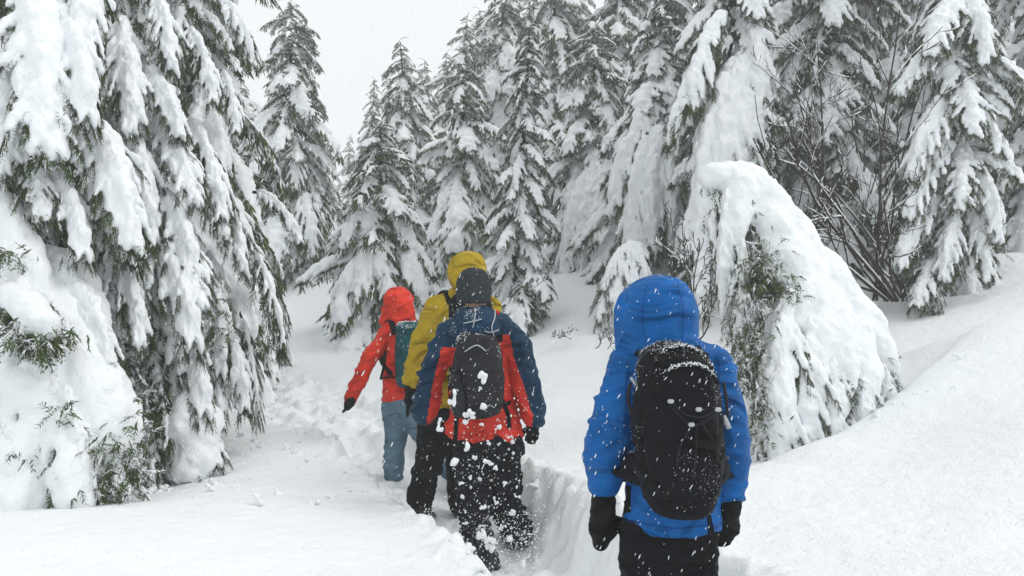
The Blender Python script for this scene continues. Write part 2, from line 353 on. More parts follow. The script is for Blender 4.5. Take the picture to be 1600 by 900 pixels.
def bough_protos(seed, e0, e1, load, h, near=False):
    """one bough of unit length along +x: foliage mesh and the snow lying on it"""
    rng = np.random.default_rng(seed)
    n = 24; t = np.linspace(0, 1, n); el = e0+(e1-e0)*t**.75
    az = rng.uniform(-.25, .25)*t
    d = np.stack([np.cos(el)*np.cos(az), np.cos(el)*np.sin(az), np.sin(el)], 1)
    sp = np.concatenate([[[0, 0, 0]], np.cumsum(d[:-1]/(n-1), 0)])
    fol = Geo(); fol.tube(sp, .016*(1-t)+.003, 5, 1)
    lo = sp.min(0)-.42; hi = sp.max(0)+.42; lo[2] -= .05
    S = SDF(lo, hi, h)
    zs = .72
    thick = {'heavy': .07, 'mid': .05, 'light': .03}[load]*(.9 if near else 1)
    up = np.array([0, 0, 1.])
    # spine snow
    t0 = {'heavy': .04, 'mid': .08, 'light': .2}[load]
    m = t >= t0
    rs = thick*(.55+.6*np.sin(np.pi*np.clip(t*1.02, 0, 1))**.6)*(1+.25*rng.normal(size=n)).clip(.55, 1.4)
    rs = rs*np.clip((1.03-t)*6, .25, 1)
    off = up*(thick*.35)
    prev = None
    for i in range(n-1):
        if not m[i]: continue
        if load == 'light' and rng.random() < .2: continue
        S.cone(sp[i]+off, sp[i+1]+off, rs[i], rs[i+1], .03, zs)
    nb = 24 if near else 20
    B = []; D = []; LL = []; FB = []; FD = []; FL = []
    for k in range(nb):
        tt = .1+.88*(k+rng.uniform(-.3, .3))/nb; tt = float(np.clip(tt, .06, .985)); side = 1 if k % 2 else -1
        i = tt*(n-1); i0 = int(i); base = sp[i0]+(sp[min(i0+1, n-1)]-sp[i0])*(i-i0); T = d[min(i0, n-1)]
        SV = np.cross(up, T); SV /= np.linalg.norm(SV); SV *= side
        ln = .42*(math.sin(math.pi*(.12+.86*tt))**.8)*rng.uniform(.6, 1.2)*(1-.15*tt)
        a = R(rng.uniform(42, 66)-22*tt)
        v = T*math.cos(a)+SV*math.sin(a); ns = 7; pts = [base.copy()]
        drop = rng.uniform(.5, 1.1)
        for q in range(ns):
            v = v+np.array([0, 0, -drop/ns*(.5+q/ns)]); v /= np.linalg.norm(v); pts.append(pts[-1]+v*ln/ns)
        pts = np.array(pts); s = np.linspace(0, 1, ns+1)
        fol.tube(pts, .006*(1-s)+.0015, 4, 1)
        r = thick*(.72-.45*s)*rng.uniform(.7, 1.15)
        cover = rng.uniform(.72, .98) if load != 'light' else rng.uniform(.3, .85)
        skip = {'heavy': .03, 'mid': .1, 'light': .3}[load]
        if rng.random() > skip:
            for q in range(ns):
                if s[q+1] > cover: break
                S.cone(pts[q]+up*r[q]*.45, pts[q+1]+up*r[q+1]*.45, r[q], max(r[q+1]*.9, h*.7), .014, zs)
        # twigs along the branchlet
        step = .010 if near else .016
        for u in np.arange(.08, 1.0, step/ln):
            p = np.array([np.interp(u, s, pts[:,c]) for c in range(3)]); T2 = pts[min(int(u*ns)+1, ns)]-pts[min(int(u*ns), ns-1)]; T2 = T2/np.linalg.norm(T2)
            S2 = np.cross(T2, up); S2 /= max(np.linalg.norm(S2), 1e-6)
            sg = rng.choice((-1, 1))
            FB.append(p); FD.append(T2*.75+S2*sg*.65+np.array([0, 0, -.55])*rng.uniform(.2, 1.3)+rng.normal(size=3)*.15)
            FL.append((.105 if not near else .08)*rng.uniform(.6, 1.25)*(1-.3*u))
        FB.append(pts[-1]); FD.append(v); FL.append(.06)
    for u in np.arange(.12, 1.0, .009):
        i = u*(n-1); i0 = min(int(i), n-2); p = sp[i0]+(sp[i0+1]-sp[i0])*(i-i0)
        S2 = np.cross(d[i0], up); FB.append(p); FD.append(d[i0]*.6+S2*rng.choice((-1, 1))*.8+np.array([0, 0, -.5])*rng.uniform(0, 1.5)+rng.normal(size=3)*.2); FL.append(.08*rng.uniform(.6, 1.2))
    FB = np.array(FB); FD = np.array(FD); FL = np.array(FL)
    frost = (vnoise(FB*9, seed)+rng.normal(size=len(FB))*.35) > (.5 if near else .42)
    for mm, mi in ((~frost, 0), (frost, 2)):
        if mm.sum() == 0: continue
        if near: feather(fol, rng, FB[mm], FD[mm], FL[mm], mi)
        else: sprig(fol, rng, FB[mm], FD[mm], FL[mm]*1.05, mi, .24)
    V, Q = S.mesh()
    V = relax(V, Q, 1, .5); N = vnormals(V, Q)
    V = V+N*(fbm(V*11, 2, seed)*.026+fbm(V*30, 3, seed+5)*.016)[:,None]*(.6 if load == 'light' else 1)
    sn = Geo(); sn.add(V, Q)
    return fol, sn, sp[-1]
PROTO = {}; ENDS = {}
def get_protos(near):
    sets = {}
    cls = {'flat': (R(6), R(-42)), 'droop': (R(-12), R(-66)), 'steep': (R(-30), R(-84))}
    sd = 100 if near else 500
    for load in ('heavy', 'mid', 'light'):
        for c, (a, b) in cls.items():
            for v in range(2):
                sd += 1
                fol, sn, end = bough_protos(sd, a+R((v*7) % 5), b, load, .011 if near else .018, near)
                if near:
                    me = fol.mesh('bough', [M_needle_n, M_bark, M_snow]); ENDS[me.name] = end
                    sets.setdefault((load, c), []).append((me, sn.mesh('snow_load', [M_snow])))
                else:
                    one = Geo(); one.v = fol.v+[v_ for v_ in sn.v]; one.f = fol.f+[f_+fol.n for f_ in sn.f]; one.m = fol.m+[m_*0+2 for m_ in sn.m]
                    sets.setdefault((load, c), []).append((one.mesh('bough', [M_needle, M_bark, M_snow]), None))
    return sets
PROTO['far'] = get_protos(False); PROTO['near'] = get_protos(True)

def place_bough(root, base, tip, load='heavy', w=.7, cls='steep', v=0, thick=1.0):     # one bough from base to tip (px, py, depth)
    a = W(*base); b = W(*tip); dl = b-a; fol, sn = PROTO['near'][(load, cls)][v % 2]; e = ENDS[fol.name]
    Ln = np.linalg.norm(dl)/np.linalg.norm(e); hz = math.hypot(dl[0], dl[1])
    o = link('bough', fol, root); o.location = a-np.array(root.location)
    az = math.atan2(dl[1], dl[0])-math.atan2(e[1], e[0]); pitch = math.atan2(dl[2], hz)-math.atan2(e[2], math.hypot(e[0], e[1]))
    o.rotation_euler = (0, -pitch, az); o.scale = (Ln, Ln*w, Ln*thick)
    link('snow_load', sn, o); return o
FAR_GROUP = 'hazy firs of the back rows'
def conifer(label, px, d, ytop, hw, nb, seed, near=False, group=None, loads=(.35, .5, .15), x=None, H=None, Rm=None, low=.03, lean=(0, 0), prof=.62, top_light=.76, az_range=None, drop=0, kindname='fir_tree', zb=None, narrow=1.0):
    rng = random.Random(seed)
    X = (px-800)/F_PX*d if x is None else x; z0 = float(surf(X, d)) if zb is None else zb
    H = H or (CAM_Z-(ytop-450)/F_PX*d-z0); Rm = Rm or 1.6*hw/F_PX*d
    root = tag(empty(kindname, (X, d, z0)), label, 'tree', group)
    ts = np.linspace(0, 1, 14); wob = rng.uniform(0, 6)
    lean = (lean[0]+rng.uniform(-.025, .025), lean[1]+rng.uniform(-.02, .02))
    bend = lambda u: np.array([lean[0]*u**2*H+.015*H*math.sin(4*u+wob), lean[1]*u**2*H+.015*H*math.cos(3*u+wob), u*H])
    tp = [bend(u) for u in ts]
    tip = tp[-1]; a = rng.uniform(0, 6.28); q = .035*H            # nodding leader
    tp += [tip+np.array([math.cos(a)*q*.5, 0, q*.35]), tip+np.array([math.cos(a)*q*1.2, 0, q*.25])]
    r0 = .011*H+.02
    g = Geo(); g.tube(tp, [r0*(1-u)**1.1+.006 for u in ts]+[.006, .003], 7)
    link('trunk', g.mesh('trunk', [M_bark]), root)
    P = PROTO['near' if near else 'far']
    for i in range(nb):
        u = (i+rng.random()*.8)/nb; u = low+(1-low)*(u**.92 if u < .55 else .577+.423*((u-.55)/.45)**.85)
        ln = max(Rm*((1-u)**prof*rng.uniform(.52, 1.22)+.07), .2)
        if az_range is None: az = i*2.39996+rng.uniform(-.5, .5)
        else: az = rng.uniform(*az_range)
        w = rng.random(); L = list(loads)
        if u > top_light: L = [L[0]*.3, L[1]*.7, 1]
        sm = sum(L); load = 'heavy' if w < L[0]/sm else 'mid' if w < (L[0]+L[1])/sm else 'light'
        c = 'droop' if u > .8 and rng.random() < .75 else 'flat' if u > .8 else rng.choices(('flat', 'droop', 'steep'), ((.15, .5, .35) if u > .45 else (.06, .46, .48)))[0]
        fol, sn = rng.choice(P[(load, c)])
        o = link('bough', fol, root)
        b = bend(u); o.location = b
        o.rotation_euler = (rng.uniform(-.15, .15), rng.uniform(-.12, .12)+drop-(.12 if u > .93 else 0), az)
        sy = rng.choice((-1, 1))*rng.uniform(.75, 1.1)*(narrow if u < .6 else 1.15+.5*(u-.6))
        o.scale = (ln, ln*sy, ln*rng.uniform(.9, 1.15))
        if sn is not None: link('snow_load', sn, o)
    return root
# ------------------------------------------------------------------ masses of snow over buried boughs
def fine(pts, m=5):                  # smooth a polyline of (x, y, z, r)
    P = np.asarray(pts, float); n = len(P); u = np.linspace(0, n-1, (n-1)*m+1); out = np.zeros((len(u), P.shape[1]))
    for k in range(P.shape[1]):
        dv = np.gradient(P[:,k]) if n > 2 else np.full(n, P[1,k]-P[0,k])
        i = np.minimum(u.astype(int), n-2); f = u-i
        out[:,k] = (2*f**3-3*f**2+1)*P[i,k]+(f**3-2*f**2+f)*dv[i]+(-2*f**3+3*f**2)*P[i+1,k]+(f**3-f**2)*dv[i+1]
    return out
def snow_mass(root, ribs, h=.03, k=.08, seed=1, sprays=1500, zs=1.0, rough=.02, gaps=(), twig=.1, below=.9, wood=True, patches=()):
    rng = np.random.default_rng(seed); o = np.array(root.location)
    ch = []
    for rb in ribs:
        w = np.array([[*W(px, py, d), r] for px, py, d, r in rb]); w[:, :3] -= o; ch.append(fine(w))
    allp = np.concatenate(ch); rm = allp[:,3].max()
    S = SDF(allp[:, :3].min(0)-rm*1.3-.05, allp[:, :3].max(0)+rm*1.3+.05, h)
    for c in ch:
        r = c[:,3]*(1+.10*vnoise(np.stack([np.arange(len(c))*.45, np.full(len(c), seed), c[:,0]*3], 1), seed))
        S.chain(c[:, :3], r, k, zs)
    for px, py, d, r in gaps:
        c = W(px, py, d)-o; S.cone(c+np.array([0, -.25, .02]), c+np.array([0, .1, 0]), r, r*.8, .05, 1.25, True, .8)
    V, Q = S.mesh(); V = relax(V, Q, 2, .5); N = vnormals(V, Q)
    V = V+N*(fbm(V*3.2, 2, seed)*rough*2+np.clip(fbm(V*8.5, 3, seed+3), -.5, .35)*rough*1.6+fbm(V*26, 2, seed+4)*rough*.5)[:,None]
    g = Geo(); g.add(V, Q); tag(link('snow_load', g.mesh('snow_load', [M_snow]), root), kind='stuff')
    f = Geo()
    if wood:
        for c in ch: f.tube(c[::3, :3]-np.array([0, 0, .02]), np.linspace(.03, .008, len(c[::3])), 5, 1)
    # foliage: in the shell just under and beside the snow, hanging from the ribs
    B = []
    for c in ch:
        m = int(sprays*len(c)/len(allp))*4
        i = rng.integers(1, len(c), m); p = c[i, :3]+rng.normal(size=(m, 3))*c[i, 3:4]*np.array([.8, .8, .6]); p[:,2] -= c[i,3]*rng.uniform(.2, 1.5, m)*below
        B.append(p)
    B = np.concatenate(B)
    ix = np.clip(np.round((B-S.lo)/h).astype(int), 0, np.array(S.F.shape)-1); dd = S.F[ix[:,0], ix[:,1], ix[:,2]]
    up_ = [S.F[ix[:,0], ix[:,1], np.clip(ix[:,2]+int(q/h), 0, S.F.shape[2]-1)] < 0 for q in (.05, .1, .17)]; under = up_[0] | up_[1] | up_[2]
    ok = under & (dd > -.012) & ((dd < .10) | ((dd > 100) & (rng.random(len(B)) < .3)))
    cl = fbm(B*4.5, 2, seed+9); ok &= cl > -.06
    B = B[ok][:sprays]
    if len(B) == 0: B = np.zeros((1, 3))
    cl = cl[ok][:sprays]
    D = rng.normal(size=(len(B), 3))*.45+np.array([0, -.15, -.8]); Ln = twig*rng.uniform(.6, 1.3, len(B))
    fr = vnoise(B*7, seed+2)+rng.normal(size=len(B))*.4 > .3
    if (~fr).any(): feather(f, rng, B[~fr], D[~fr], Ln[~fr], 0, 4)
    if fr.any(): feather(f, rng, B[fr], D[fr], Ln[fr]*.8, 2, 3)
    for px, py, d, rx, ry, n in patches:
        q = rng.normal(size=(n, 3))*np.array([rx*.55, .10, ry*.55])+W(px, py, d)-o
        ix = np.clip(np.round((q-S.lo)/h).astype(int), 0, np.array(S.F.shape)-1); q = q[S.F[ix[:,0], ix[:,1], ix[:,2]] > -.015]
        D = rng.normal(size=(len(q), 3))*.55+np.array([0, -.45, -.55]); fr = fbm(q*9, 2, seed)+rng.normal(size=len(q))*.3 > .1
        for mm, mi, ll in ((~fr, 0, 1.), (fr, 2, .8)):
            if mm.any(): feather(f, rng, q[mm], D[mm], twig*ll*rng.uniform(.6, 1.2, mm.sum()), mi, 4)
    if f.n: link('foliage', f.mesh('foliage', [M_needle_n, M_bark, M_snow]), root)

# ------------------------------------------------------------------ the forest: every tree where it stands
HV = (.6, .34, .06); MD = (.5, .42, .08); LT = (.34, .48, .18)
L1 = conifer('huge snow-laden fir at the left picture edge with broad snow-covered boughs over a snow mound', -70, 5.9, -600, 0, 150, 11, near=True, loads=(.62, .33, .05), H=7.6, Rm=1.85, prof=.7, top_light=.85, narrow=.68)
L2 = conifer('tall dense fir on the left whose long drooping snowy branches reach towards the trail', 150, 7.6, -900, 0, 285, 12, near=True, loads=(.36, .42, .22), H=11.5, Rm=2.3, prof=.8, top_light=.8, narrow=.62, drop=.14)
conifer('darker fir behind the tall left fir, its tips showing left of the spire fir', 305, 9.8, -700, 0, 190, 13, narrow=.7, loads=LT, H=9.5, Rm=1.9, prof=.8)
conifer('lone narrow spire fir standing in front of the white sky, left of the sky gap', 458, 15.5, -2, 92, 110, 14, loads=LT, prof=.6, low=.01)
conifer('shaded lower fir between the dark left fir and the spire fir', 385, 18, 120, 75, 80, 15, loads=MD)
conifer('low wide fir with long side branches over the trail, directly behind the red-jacket hiker', 597, 12.2, 190, 105, 105, 21, loads=HV, prof=.65, low=.05)
conifer('slim fir with a bent leader rising above the low wide fir at the sky gap', 634, 18, 66, 70, 105, 22, loads=MD)
conifer('mid-height fir with dark branches behind the yellow-hooded hiker', 712, 14.3, 98, 92, 120, 23, loads=MD, prof=.6, lean=(.012, 0))
conifer('well lit slender fir right of the grey beanie, standing alone on the slope', 812, 11.2, 20, 64, 135, 24, near=True, loads=(.5, .42, .08), prof=.62, low=.02)
conifer('dark narrow spire with a clean pointed top against the sky in mid row', 722, 20, 22, 62, 105, 25, loads=LT)
C8 = conifer('symmetric pointed fir with a tent of snow round its foot, above the open slope', 926, 15.5, 30, 88, 115, 26, loads=HV, prof=.6)
C10 = conifer('broad snowy fir directly above the blue hood, right of the pointed fir', 1025, 13, -45, 98, 130, 27, near=True, loads=HV, prof=.6)
C12 = conifer('big dark-needled fir behind the bent snow-covered tree, left of the bare shrub', 1135, 11.3, -420, 0, 140, 28, near=True, loads=(.5, .4, .1), H=9.2, Rm=1.45, prof=.7)
conifer('fir with sagging brownish lower branches behind the bare shrub', 1305, 12.6, -500, 0, 150, 29, near=True, loads=(.45, .4, .15), H=9.5, Rm=1.75, prof=.6, low=.05)
R2 = conifer('thick fir on the right with big snow clumps, standing on the right bank', 1500, 9.9, -500, 0, 135, 30, near=True, loads=(.66, .3, .04), H=8.6, Rm=1.08, prof=.62, low=.03)
conifer('fir cut by the right picture edge behind the thick clumped fir', 1625, 11.5, -500, 0, 110, 31, loads=HV, H=9.5, Rm=1.5)
conifer('shadowy fir between the bare shrub and the thick right fir', 1420, 14, -400, 0, 120, 32, loads=MD, H=10, Rm=1.6)
conifer('tall fir directly behind the slender fir, reaching past the top edge', 782, 22, -70, 85, 115, 33, loads=MD)
conifer('tall fir reaching out of the picture, left of the pointed fir', 868, 20, -140, 88, 115, 34, loads=LT)
conifer('tall fir reaching out of the picture, right of the pointed fir', 968, 20, -110, 90, 115, 35, loads=MD)
FAR = [(548,36,212,26,'tiny faint fir lowest in the sky gap'),(581,26,122,40,'thin dark spire leftmost of the centre row against the sky'),(608,27,112,36,'thin spire just right of the leftmost spire of the centre row'),
 (664,26,92,46,'feathery spire right of the bent-leader fir'),(694,27,80,44,'feathery spire left of the clean pointed dark spire'),(752,28,12,60,'far tall fir above the yellow hood, cut by the top edge'),
 (830,29,-60,62,'far tall fir peeping behind the slender fir top'),(905,30,-50,62,'far tall fir left of the pointed fir tip'),(1000,29,-80,70,'far tall fir right of the pointed fir tip'),
 (1060,22,-120,90,'tall fir behind the broad fir, upper centre right'),(1110,27,-120,80,None),(1190,20,-220,110,None),(1265,18,-260,110,None),(1365,19,-260,110,None),(1480,18,-260,110,None),
 (1570,17,-260,110,'dim fir behind the right edge fir'),(525,30,300,40,'low pale fir right of the lone spire fir'),(500,24,255,42,'half hidden fir at the right foot of the lone spire fir'),
 (330,20,40,90,None),(250,16,-200,140,None),(430,26,200,60,'pale fir behind the left flank of the lone spire fir'),(645,22,170,55,'fir filling in behind the bent-leader fir'),(570,19,245,48,'small fir behind the left side of the low wide fir'),
 (1225,15.5,-200,110,None),(1540,13.5,-260,115,None)]
for k, (x0, y0, d0, x1, y1, d1, ld, w_) in enumerate([(1500,0,9.6,1450,90,9.0,'heavy',.8),(1510,-10,9.6,1540,100,9.1,'heavy',.8),(1490,80,9.6,1405,150,9.1,'heavy',.6),(1500,120,9.5,1525,215,8.9,'mid',1.0),(1500,150,9.6,1425,280,9.0,'heavy',.6),(1500,150,9.6,1560,240,9.1,'heavy',.7),
        (1490,230,9.5,1415,345,9.0,'heavy',.6),(1500,240,9.5,1500,330,8.9,'mid',1.0),(1505,250,9.5,1560,380,9.0,'heavy',.6),(1480,310,9.5,1410,420,9.0,'heavy',.6),(1500,330,9.5,1475,440,8.9,'heavy',.6),(1510,330,9.5,1545,440,9.0,'heavy',.6),(1470,400,9.4,1430,480,8.9,'mid',.8),(1490,390,9.4,1460,490,8.9,'light',.8)]):
    place_bough(R2, (x0, y0, d0), (x1, y1, d1), ld, w_, 'steep' if k % 3 else 'droop', k)
for i, (px, d, yt, hw, lb) in enumerate(FAR):
    conifer(lb or 'snow-dusted fir of the dim rows glimpsed through gaps of the nearer branches', px, d, yt, hw, 96, 60+i, loads=MD if i % 2 else LT, group=FAR_GROUP)

# snow tents and buried lower boughs
snow_mass(L1, [[(-15,300,5.2,.05),(12,350,5.05,.10),(34,400,5.0,.13),(48,440,4.95,.09)], [(60,420,5.2,.10),(108,510,5.05,.16),(142,600,4.95,.2),(165,690,4.85,.18),(172,740,4.8,.1)], [(55,440,5.15,.14),(70,540,4.95,.22),(60,660,4.85,.26),(50,790,4.75,.26)],
    [(5,430,5.25,.13),(-20,560,5.05,.24),(-30,700,4.9,.26),(-20,790,4.8,.2)], [(20,460,4.72,.07),(55,488,4.62,.09),(76,515,4.6,.06)], [(100,650,4.75,.10),(108,720,4.6,.11),(122,788,4.55,.08)], [(150,570,4.95,.09),(183,650,4.85,.10),(192,715,4.8,.06)],
    [(20,690,4.7,.12),(15,740,4.6,.16),(10,785,4.55,.16)], [(95,395,5.3,.06),(128,450,5.2,.10),(155,510,5.15,.08)]],
    h=.022, k=.045, seed=3, sprays=2600, rough=.02, gaps=[(30,560,4.72,.05),(92,715,4.6,.06),(20,655,4.6,.04)],
    patches=[(60,522,4.58,.17,.06,130),(165,765,4.72,.2,.16,640),(150,700,4.75,.1,.12,160),(205,690,4.85,.07,.2,160),(185,700,4.8,.1,.16,160),(118,640,4.72,.07,.1,70),(45,700,4.62,.1,.07,60),(20,400,4.75,.14,.05,60)])
snow_mass(L2, [[(215,400,6.2,.06),(250,450,6.0,.10),(285,520,5.9,.12),(300,580,5.85,.08)], [(280,575,5.85,.06),(298,630,5.75,.12),(296,680,5.7,.17),(298,722,5.65,.18)]], h=.022, k=.05, seed=4, sprays=1800, rough=.03,
    patches=[(205,600,5.6,.14,.22,340),(225,700,5.55,.14,.2,420),(245,650,5.6,.1,.2,240),(250,460,5.95,.1,.2,120),(345,520,6.15,.1,.2,160)])
# big single boughs that hang into view
for k, (r_, x0, y0, d0, x1, y1, d1, ld, w_) in enumerate([
    (L1, 55, -20, 5.6, 72, 215, 4.95, 'heavy', .85), (L1, 85, 20, 5.6, 148, 180, 5.1, 'heavy', .6), (L1, 150, -60, 5.9, 120, 110, 5.3, 'heavy', .6), (L1, 20, 60, 5.5, 15, 250, 5.0, 'heavy', .6),
    (L1, 105, 165, 5.7, 205, 375, 5.1, 'heavy', .62), (L1, 70, 270, 5.5, 142, 395, 5.05, 'heavy', .6), (L1, 30, 235, 5.5, 60, 330, 5.0, 'mid', .7), (L1, 10, 425, 5.1, 62, 520, 4.6, 'heavy', .8),
    (L1, 60, 400, 5.3, 168, 560, 4.9, 'heavy', .6), (L1, 95, 520, 5.2, 196, 730, 4.75, 'heavy', .5), (L1, 70, 560, 4.95, 130, 790, 4.5, 'heavy', .5), (L1, 20, 600, 4.9, 20, 770, 4.5, 'heavy', .7), (L1, -30, 480, 5.2, -10, 640, 4.6, 'heavy', .7),
    (L1, 60, 470, 5.1, 92, 640, 4.72, 'heavy', .6), (L1, 120, 610, 5.0, 200, 790, 4.75, 'mid', .55),
    (L2, 190, 40, 6.6, 212, 190, 6.0, 'heavy', .7), (L2, 205, 100, 6.6, 278, 205, 6.1, 'heavy', .6), (L2, 195, 195, 6.5, 242, 365, 5.8, 'heavy', .55), (L2, 235, 200, 6.6, 304, 305, 6.0, 'heavy', .65),
    (L2, 230, -20, 6.8, 278, 105, 6.3, 'mid', .6), (L2, 290, 45, 6.9, 334, 150, 6.5, 'mid', .6), (L2, 325, -10, 7.1, 392, 90, 6.8, 'mid', .5), (L2, 345, 110, 6.9, 370, 200, 6.6, 'mid', .6),
    (L2, 235, 300, 6.4, 312, 420, 5.8, 'heavy', .6), (L2, 245, 345, 6.3, 310, 465, 5.7, 'heavy', .75), (L2, 205, 370, 6.3, 318, 530, 5.6, 'heavy', .5), (L2, 120, 250, 6.2, 195, 395, 5.5, 'heavy', .6), (L2, 165, 370, 6.2, 232, 520, 5.5, 'heavy', .55),
    (L2, 290, 190, 6.8, 348, 330, 6.2, 'mid', .55), (L2, 335, 280, 6.8, 390, 420, 6.3, 'mid', .5), (L2, 300, 250, 6.7, 345, 360, 6.2, 'mid', .6), (L2, 325, 400, 6.6, 352, 580, 6.1, 'heavy', .45), (L2, 370, 360, 6.8, 448, 532, 6.3, 'light', .5),
    (L2, 375, 490, 6.6, 408, 645, 6.2, 'light', .45), (L2, 325, 460, 6.5, 385, 630, 6.1, 'mid', .5), (L2, 250, 480, 6.1, 330, 640, 5.6, 'heavy', .6), (L2, 235, 540, 6.0, 268, 690, 5.5, 'light', .6), (L2, 200, 540, 6.0, 235, 760, 5.4, 'light', .6), (L2, 270, 610, 6.0, 336, 720, 5.6, 'heavy', .8),
    (L2, 165, 600, 5.9, 205, 790, 5.3, 'light', .6), (L2, 395, 300, 7.2, 470, 372, 6.9, 'mid', .5), (L2, 330, 560, 6.4, 352, 660, 6.0, 'mid', .6)]):
    place_bough(r_, (x0, y0, d0), (x1, y1, d1), ld, w_, 'droop' if k % 3 else 'steep', k, 1.1)

for k, (r_, x0, y0, d0, x1, y1, d1, ld, w_) in enumerate([(C8,935,262,15.1,882,400,14.4,'heavy',.7),(C8,936,268,15.0,908,408,14.2,'heavy',.6),(C8,937,268,15.0,932,402,14.1,'heavy',.8),(C8,937,268,15.0,957,398,14.2,'heavy',.7),(C8,938,262,15.1,982,402,14.4,'heavy',.6),(C8,934,262,15.0,918,350,14.3,'heavy',.9),
    (C10,1034,200,12.5,983,348,11.8,'heavy',.7),(C10,1034,205,12.4,1018,365,11.6,'heavy',.65),(C10,1036,205,12.4,1052,360,11.7,'heavy',.65),(C10,1030,170,12.5,960,300,12.0,'heavy',.55),(C10,1040,190,12.5,1078,330,11.9,'heavy',.6),(C10,1030,300,12.3,985,420,11.6,'heavy',.7),
    (C12,1172,95,10.8,1092,345,9.9,'heavy',.62),(C12,1172,100,10.7,1125,305,9.9,'heavy',.7),(C12,1174,105,10.7,1156,285,10.0,'heavy',.8),(C12,1150,60,10.8,1048,185,10.2,'mid',.6),(C12,1140,20,10.8,1075,140,10.1,'mid',.7),(C12,1180,40,10.9,1190,190,10.2,'heavy',.7),(C12,1125,330,10.3,1080,440,9.8,'mid',.45),(C12,1120,340,10.2,1090,470,9.7,'heavy',.7),(C12,1120,300,10.4,1064,390,9.9,'mid',.45)]):
    place_bough(r_, (x0, y0, d0), (x1, y1, d1), ld, w_, 'droop' if k % 3 else 'steep', k, 1.25)
sap = tag(empty('fir_sapling', W(985, 470, 10.2)), 'small sapling bent under a round cap of snow, left of the blue hood', 'tree')
snow_mass(sap, [[(1008,398,10.4,.04),(992,386,10.35,.085),(974,396,10.25,.075),(962,416,10.2,.04)]], h=.022, k=.04, seed=8, sprays=300, twig=.1, below=1.3)
for k, (x0, y0, d0, x1, y1, d1, ld, w_) in enumerate([(990,382,10.4,936,482,10.0,'mid',.7),(992,384,10.35,958,478,9.95,'heavy',.7),(994,384,10.35,984,474,9.95,'mid',.8),(996,386,10.35,1012,468,10.0,'heavy',.7),(985,384,10.3,945,440,10.0,'heavy',.7)]): place_bough(sap, (x0, y0, d0), (x1, y1, d1), ld, w_, 'droop' if k % 2 else 'steep', k, 1.2)
g = Geo(); g.tube(np.array([W(1000, 500, 10.5), W(1006, 440, 10.5), W(996, 386, 10.4)])-np.array(sap.location), [.03, .025, .012], 6); link('trunk', g.mesh('trunk', [M_bark]), sap)
# the bent tree: its tip dragged down under a thick load
bent = tag(empty('bent_tree', W(1300, 690, 6.5)), 'young fir bent into an arch under thick smooth snow, right of the blue jacket', 'tree')
snow_mass(bent, [
    [(1100,279,6.55,.045),(1130,276,6.58,.10),(1166,290,6.6,.145),(1208,335,6.6,.17),(1256,400,6.6,.19),(1305,465,6.6,.2),(1350,530,6.6,.18),(1386,582,6.6,.11)],
    [(1160,290,6.5,.12),(1150,345,6.42,.11),(1146,390,6.38,.06)],
    [(1205,345,6.45,.14),(1222,405,6.38,.12),(1232,440,6.35,.06)],
    [(1235,395,6.4,.14),(1244,470,6.25,.13),(1238,540,6.15,.09),(1228,600,6.08,.05)],
    [(1262,430,6.4,.14),(1274,510,6.2,.13),(1272,580,6.08,.10),(1262,640,6.0,.05)],
    [(1295,470,6.4,.15),(1310,550,6.2,.13),(1308,610,6.1,.09),(1300,650,6.05,.05)],
    [(1332,520,6.4,.14),(1350,585,6.25,.11),(1352,630,6.15,.06)]],
    h=.02, k=.05, seed=9, sprays=1200, rough=.022, twig=.085, gaps=[(1245,596,5.9,.05),(1322,590,6.0,.055)],
    patches=[(1190,440,6.18,.2,.24,560),(1172,550,6.05,.16,.36,620),(1212,440,6.1,.1,.14,160),(1188,640,5.95,.12,.26,380),(1246,600,6.1,.09,.12,90),(1322,596,6.2,.08,.12,90),(1230,690,6.0,.12,.12,90),(1275,690,6.0,.1,.1,70),(1312,665,6.1,.1,.1,80),(1385,585,6.35,.08,.14,70)])
for k, (x0, y0, d0, x1, y1, d1, ld, w_, cl_) in enumerate([(1142,300,6.5,1128,480,6.3,'heavy',.46,'droop'),(1160,360,6.42,1156,545,6.2,'mid',.42,'steep'),(1175,420,6.4,1178,590,6.15,'light',.5,'steep'),(1236,460,6.2,1214,728,5.85,'heavy',.75,'steep'),(1270,500,6.2,1254,712,5.88,'heavy',.75,'droop'),
        (1308,540,6.2,1298,700,5.95,'heavy',.8,'steep'),(1345,560,6.3,1350,684,6.0,'heavy',.8,'droop'),(1375,570,6.45,1402,655,6.2,'heavy',.9,'steep'),(1388,575,6.5,1418,622,6.35,'heavy',.7,'steep')]):
    place_bough(bent, (x0, y0, d0), (x1, y1, d1), ld, w_, cl_, k, 1.35)
g = Geo(); g.tube(np.array([W(1330, 720, 6.75)-np.array(bent.location), W(1325, 600, 6.75)-np.array(bent.location), W(1260, 430, 6.65)-np.array(bent.location), W(1190, 320, 6.62)-np.array(bent.location)]), [.07, .06, .045, .02], 8)
link('trunk', g.mesh('trunk', [M_bark]), bent)

